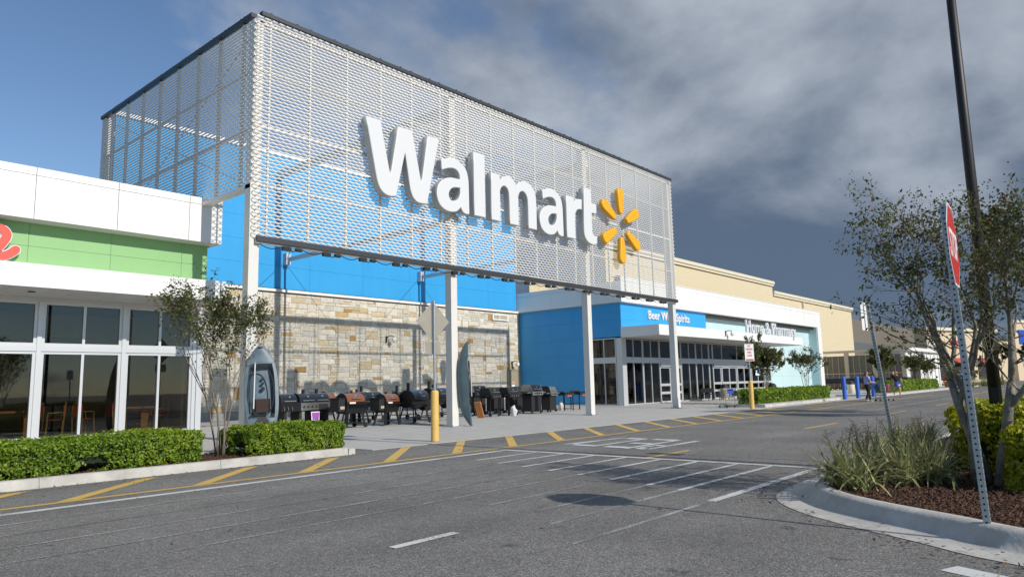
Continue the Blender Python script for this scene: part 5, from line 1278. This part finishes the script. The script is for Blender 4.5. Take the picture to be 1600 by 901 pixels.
camera_dome(24.2, 29.94, 4.05, .5, -.8, 'domed security camera on the stone wall above the smokers')
camera_dome(34.35, 29.94, 2.8, .3, -.8, 'domed security camera above the tan service door'); camera_dome(43.6, 19.69, 4.45, .7, -.7, 'domed security camera on the entrance canopy edge'); camera_dome(69.75, 22.3, 5.6, .9, -.3, 'domed security camera at the right end of the white fascia')

# accessible-parking style notice by the doors
t = thing('notice_board', 'small blue and white notice on the rightmost glass doors', 'sign', base=(54.6, 22.2, 1.5))
obj('plate', MB().box(54.2, 22.22, 1.7, 55.1, 22.24, 2.3), A_SIGNW, t); obj('blue_panel_print', MB().box(54.5, 22.212, 1.85, 55.0, 22.219, 2.25), MATS['cart_blue'], t)

# ------------------------------------------------------------------ garden centre and far shops
gc = thing('garden_centre', 'garden centre with tall mesh fence, rows of posts and pale canopy', 'building', base=(84, 22, 0))
fy = [25.6, 22.9, 20.2, 17.5]
for y in fy: obj('fence_post', MB().box(79.9, y - .2, 0, 80.25, y + .2, 3.9), A_TANTRIM, gc)
for i in range(3):
    p_ = obj('fence_panel', MB().box(80.04, fy[i + 1] + .22, .2, 80.08, fy[i] - .22, 3.6), mat('fence_mesh', (.2, .19, .155), .8, var=.2, vscale=3) if 'fence_mesh' not in MATS else MATS['fence_mesh'], gc)
    for k in range(3): obj('fence_bar', MB().box(79.98, fy[i + 1] + .2 + .6 * (k + 1), .2, 80.03, fy[i + 1] + .24 + .6 * (k + 1), 3.6), A_TANTRIM, p_)
    obj('fence_rail', MB().box(79.97, fy[i + 1] + .2, 1.7, 80.02, fy[i] - .2, 1.78), A_TANTRIM, p_)
obj('fence_cap', MB().box(79.85, 17.2, 3.9, 80.3, 26, 4.15), A_TANTRIM, gc)
obj('front_wall', MB().box(80.0, 17.25, 0, 96, 17.5, 3.9), A_WHITE, gc)
for k in range(8): obj('wall_batten', MB().box(81.6 + 1.9 * k, 17.16, .1, 81.75 + 1.9 * k, 17.249, 3.85), A_SOFF, gc)
obj('front_opening', MB().box(82.2, 17.13, .1, 85.2, 17.158, 2.6), A_INTD, gc)
obj('front_cap', MB().box(79.9, 16.9, 3.902, 97, 17.6, 4.25), A_WHITE, gc)
gs = thing('garden_sign', 'white lettering standing on the garden centre canopy', 'sign', base=(93, 17, 4.3))
lettering(gs, 'Garden', 90.0, 96.2, 4.35, 5.1, 17.05, .1, A_LETW, off=.03)
br = thing('far_building', 'long grey-brown building with rooftop units beyond the garden centre', 'building', base=(150, 40, 0))
obj('wall', MB().box(110, 32, 0, 185, 34, 10.2), mat('grey_brown_wall', (.16, .14, .11), .85, var=.05), br)
obj('wall_band', MB().box(110, 31.8, 5.2, 185, 31.99, 6.6), mat('slate_band', (.1, .11, .12), .7), br)
obj('rooftop_unit', MB().box(118, 33, 10.2, 124, 36, 11.2), A_STAIN, br); obj('rooftop_unit', MB().box(127, 33, 10.2, 131, 36, 11.0), A_STAIN, br)
A_CREAM = mat('cream_stucco', (.62, .5, .34), .85, var=.05)
strip = thing('shop_row', 'cream shops with red and blue signs far right behind the tree', 'building', base=(170, 25, 0))
obj('wall', MB().box(128, 20, 0, 150, 22, 8.6), A_CREAM, strip); obj('wall', MB().box(150.2, 20.5, 0, 230, 22.5, 7.2), A_CREAM, strip); obj('wall', MB().box(156, 19.6, 0, 166, 20.4, 10.5), A_CREAM, strip)
obj('cornice', MB().box(127.6, 19.6, 8.602, 150.1, 22, 9.1), A_TANTRIM, strip); obj('cornice', MB().box(155.6, 19.3, 10.502, 166.4, 20.5, 11.0), A_TANTRIM, strip)
for k in range(5):
    x = 131 + 4.0 * k; wf = obj('window', MB().box(x, 19.9, .5, x + 2.6, 19.99, 3.2), A_INTD, strip); obj('awning', MB().prism_x([(19.88, 3.3), (18.8, 3.3), (19.88, 4.1)], x - .3, x + 2.9), A_RED if k % 2 else MATS['slate_band'], wf)
for k in range(9):
    x = 168 + 6.4 * k; obj('pier', MB().box(x, 19.7, 0, x + 1.0, 20.45, 5.2), A_TANTRIM, strip); wf = obj('window', MB().box(x + 1.4, 20.4, .3, x + 5.8, 20.49, 4.0), A_INTD, strip); obj('awning', MB().prism_x([(20.3, 4.2), (18.9, 4.2), (20.3, 5.4)], x + 1.1, x + 6.1), A_RED if k in (1, 2, 5) else MATS['slate_band'], wf)
obj('sign_panel', MB().box(157.5, 19.5, 6.6, 164.5, 19.59, 9.2), MATS['cart_blue'], strip); obj('sign_emblem', MB().box(160.4, 19.44, 7.0, 161.8, 19.49, 8.8), A_SIGNW, strip)
strip.rotation_euler = (0, 0, R(-18)); strip.location = (172.5, 16.8, 0)
rs_ = thing('red_sign', 'red star-shaped emblem on the cream shop wall behind branches', 'sign', base=(136, 19.9, 6.4))
rs_.location = (138.6, 22.4, 6.4); rs_.rotation_euler = (0, 0, R(-18))
obj('emblem', MB().prism_y([(136 + (1.5 if k % 2 == 0 else .7) * math.cos(R(36 * k + 90)), 6.6 + (1.1 if k % 2 == 0 else .5) * math.sin(R(36 * k + 90))) for k in range(10)], 19.8, 19.95), A_RED, rs_)
t = thing('display_bin', 'bright blue covered display by the garden centre entrance', 'display', base=(88, 14, .1))
obj('body', MB().bbox(87.2, 13.7, .12, 89.4, 14.9, 1.25, .1), mat('tarp_blue', (.02, .17, .5), .5, bump=.5, bscale=4), t); obj('cover', MB().prism_x([(13.6, 1.252), (14.3, 1.6), (15.0, 1.252)], 87.1, 89.5), MATS['tarp_blue'], t)
t = thing('flower_stand', 'rust red and orange flower display beside the blue covered display', 'display', base=(85.5, 14.5, .1))
obj('bench_top', MB().box(84.2, 14.2, .6, 86.8, 15, .7), A_WOOD, t)
for x in (84.4, 86.6): obj('leg', MB().box(x - .06, 14.3, .12, x + .06, 14.9, .6), A_WOOD, t)
rng = np.random.default_rng(9); Pf = np.stack([rng.uniform(84.2, 86.8, 900), rng.uniform(14.1, 15, 900), .75 + rng.gamma(2, .13, 900)], 1)
F_FLOW = foliage('flower_petals', (.05, .1, .02), (.4, .07, .03), (.6, .2, .04))
Vv, Ff, Tt = leaves(Pf, np.tile((0, 0, 1.), (900, 1)), .13, rng, rng.uniform(0, 1, 900)); me = quads(Vv, Ff, 'flowers', Tt); me.materials.append(F_FLOW); link(bpy.data.objects.new('flowers', me), t)

# ------------------------------------------------------------------ people
def skin_mesh(verts, edges, sub=2, root=0):
    me = bpy.data.meshes.new('sk'); me.from_pydata([v[:3] for v in verts], edges, []); o = bpy.data.objects.new('sk', me); COL.objects.link(o)
    md = o.modifiers.new('s', 'SKIN'); md.use_smooth_shade = True
    for i, v in enumerate(verts):
        d = me.skin_vertices[0].data[i]; d.radius = (v[3], v[4] if len(v) > 4 else v[3]); d.use_root = i == root
    sb = o.modifiers.new('b', 'SUBSURF'); sb.levels = sub; sb.render_levels = sub
    dg = bpy.context.evaluated_depsgraph_get(); r_ = bpy.data.meshes.new_from_object(o.evaluated_get(dg)); bpy.data.objects.remove(o); r_.materials.clear(); return r_
def person(label, top, bottom, hair, legs, arms, hairlen=.2, sleeves=.3, shorts=False, shoe=None, lean=0.):
    """faces +x; legs = [(knee dx, dz),(ankle)] for left and right; arms = (elbow, wrist) offsets per side"""
    t = thing('person', label, 'person', 'people')
    hz = .92; sh = 1.36; lx = lean
    V = [(0, 0, hz, .14, .16), (lx * .5, 0, 1.12, .115, .14), (lx, 0, 1.3, .11, .16), (lx * 1.2, 0, 1.42, .06), (lx * 1.3 + .02, 0, 1.5, .055), (lx * 1.4 + .03, 0, 1.58, .095, .085), (lx * 1.4 + .03, 0, 1.67, .07, .065)]
    E_ = [(0, 1), (1, 2), (2, 3), (3, 4), (4, 5), (5, 6)]
    joints = {}
    for s, (kn, an) in zip((1, -1), legs):
        b = len(V); V += [(0.0, s * .09, hz - .06, .095), (kn[0], s * .095, kn[1], .06), (an[0], s * .1, an[1], .038), (an[0] + .03, s * .1, an[1] - .055, .04, .035), (an[0] + .15, s * .11, an[1] - .06, .035, .025)]
        E_ += [(0, b), (b, b + 1), (b + 1, b + 2), (b + 2, b + 3), (b + 3, b + 4)]; joints[s] = b
    aj = {}
    for s, (el, wr) in zip((1, -1), arms):
        b = len(V); V += [(lx, s * .18, sh, .055), (lx + el[0], s * (.22 + el[2]), sh + el[1], .042), (lx + wr[0], s * (.22 + wr[2]), sh + wr[1], .03), (lx + wr[0] + .07, s * (.22 + wr[2]), sh + wr[1] - .03, .033, .022)]
        E_ += [(2, b), (b, b + 1), (b + 1, b + 2), (b + 2, b + 3)]; aj[s] = b
    me = skin_mesh(V, E_, 2); obj('body', me, A_SKIN, t)
    g = .016
    TV = [(0, 0, hz - .06, .155 + g, .18 + g), (lx * .5, 0, 1.12, .12 + g, .145 + g), (lx, 0, 1.3, .115 + g, .165 + g), (lx * 1.15, 0, 1.39, .085, .1)]; TE = [(0, 1), (1, 2), (2, 3)]
    for s in (1, -1):
        b = len(TV); a = aj[s]; p, q = Vector(V[a][:3]), Vector(V[a + 1][:3]); m_ = p.lerp(q, .55 if sleeves < .5 else 1.0)
        TV += [(*p, .06 + g), (*m_, .052 + g)]; TE += [(2, b), (b, b + 1)]
        if sleeves > .8:
            TV.append((*Vector(V[a + 2][:3]), .04)); TE.append((b + 1, b + 2))
    obj('top', skin_mesh(TV, TE, 2), top, t)
    BV = [(0, 0, hz + .13, .13 + g, .155 + g), (0, 0, hz + .04, .145 + g, .17 + g), (0, 0, hz - .03, .14 + g, .16 + g)]; BE = [(0, 1), (1, 2)]
    for s in (1, -1):
        b = len(BV); j = joints[s]; p, q, r_ = (Vector(V[j + k][:3]) for k in range(3)); BV.append((*p, .1 + g)); BE.append((2, b))
        if shorts: BV.append((*p.lerp(q, .55), .09 + g)); BE.append((b, b + 1))
        else: BV += [(*q, .066 + g), (*r_, .05 + g)]; BE += [(b, b + 1), (b + 1, b + 2)]
    obj('trousers' if not shorts else 'shorts', skin_mesh(BV, BE, 2), bottom, t)
    for s in (1, -1):
        j = joints[s]; a, b = V[j + 3], V[j + 4]; obj('shoe', skin_mesh([(a[0] - .03, a[1], a[2] - .005, .05, .045), (b[0] - .02, b[1], b[2] - .003, .045, .034), (b[0] + .04, b[1], b[2] - .008, .03, .025)], [(0, 1), (1, 2)], 2), shoe or A_BLACKM, t)
    hx = lx * 1.4 + .03; HV = [(hx - .015, 0, 1.69, .075, .08), (hx - .05, 0, 1.62, .085, .092), (hx - .085, 0, 1.54, .07, .085), (hx - .11, 0, 1.54 - hairlen * .6, .05, .07), (hx - .12, 0, 1.54 - hairlen, .02, .035)]
    obj('hair', skin_mesh(HV, [(0, 1), (1, 2), (2, 3), (3, 4)], 2), hair, t)
    f_ = obj('face_features', MB().tube((hx + .09, 0, 1.585), (hx + .115, 0, 1.57), .012, .016, 6).tube((hx + .082, -.03, 1.605), (hx + .088, -.03, 1.605), .012, n=6).tube((hx + .082, .03, 1.605), (hx + .088, .03, 1.605), .012, n=6).tube((hx + .078, -.025, 1.535), (hx + .078, .025, 1.535), .008, n=6), mat('lips', (.3, .1, .08), .6) if 'lips' not in MATS else MATS['lips'], t)
    return t
A_LAV = mat('lavender_cloth', (.36, .38, .72), .8, bump=.3, bscale=12); A_BLKC = mat('black_cloth', (.012, .012, .014), .85); A_DEN = mat('denim', (.1, .17, .32), .85); A_WSH = mat('pale_shoe', (.35, .35, .36), .7)
stand = [((.1, .5), (.02, .09)), ((-.04, .49), (-.2, .12))]
p1 = person('woman in lavender top and black trousers pushing a loaded cart', A_LAV, A_BLKC, A_HAIRB, [((.12, .5), (.2, .085)), ((.0, .48), (-.2, .12))], [((.08, -.26, 0), (.36, -.32, -.04)), ((.06, -.26, 0), (.36, -.32, -.04))], .12, .3, False, A_WSH)
place(p1, (44.55, 11.75, 0), R(-42), 1.02)
p2 = person('blonde woman in black top and denim shorts striding behind the sign post', A_BLKC, A_DEN, A_HAIRL, [((.1, .52), (.12, .085)), ((-.06, .5), (-.45, .26))], [((.1, -.26, .02), (.3, -.4, .0)), ((-.12, -.25, .02), (-.06, -.5, .03))], .3, .3, True, mat('tan_sandal', (.3, .12, .07), .6))
place(p2, (53.6, 12.25, 0), R(-150), 1.02)
hb = thing('handbag', 'blue bag with white print carried by the blonde woman', 'bag', base=(0, 0, 0)); BASE.pop(hb.name)
obj('body', autosmooth(MB().bbox(-.22, -.05, .62, .18, .05, .84, .03).mesh('b')), MATS['cart_blue'], hb); obj('strap', MB().path([(-.18, 0, .83), (-.1, 0, .98), (.06, 0, .98), (.14, 0, .83)], .012, 6), MATS['cart_blue'], hb); obj('print', MB().box(-.08, -.056, .7, .05, -.0505, .77), A_SIGNW, hb)
place(hb, (53.0, 12.0, .08), R(-40), 1.0)
p3 = person('far person in black pushing a cart beyond the hedge', A_BLKC, A_BLKC, A_HAIRL, stand, [((.1, -.26, 0), (.36, -.34, -.04)), ((.1, -.26, 0), (.36, -.34, -.04))], .16, .9); place(p3, (70.5, 16.35, .12), R(-20))
p4 = person('far person in dark clothes behind the blonde woman', A_BLKC, A_BLKC, A_HAIRB, stand, [((.04, -.27, .02), (.1, -.5, .02)), ((.0, -.27, .02), (.04, -.52, .02))], .1, .9); place(p4, (66.2, 16.9, .12), R(-60))

# ------------------------------------------------------------------ litter blown along the kerbs
rng = np.random.default_rng(77); n = 420
P = np.concatenate([np.stack([rng.uniform(2, 10, n // 3), 13.16 - rng.exponential(.12, n // 3), np.full(n // 3, .008)], 1),
                    np.array([[path[k].x - .05 + rng.normal(0, .18), path[k].y + .05 + rng.normal(0, .18), .03] for k in rng.integers(15, 60, n // 3)]),
                    np.stack([rng.uniform(3, 22, n // 3), rng.uniform(3.8, 13, n // 3), np.full(n // 3, .008)], 1)])
Vv, Ff, Tt = leaves(P, np.tile((0, 0, 3.), (len(P), 1)), .032, rng, rng.uniform(0, 1, len(P)))
me = quads(Vv, Ff, 'fallen_leaves', Tt); me.materials.append(foliage('dead_leaf', (.04, .02, .01), (.12, .06, .025), (.22, .13, .05), trans=.1))
o = bpy.data.objects.new('fallen_leaves', me); COL.objects.link(o); o['kind'] = 'stuff'; o['label'] = 'dry leaves scattered along the kerbs'
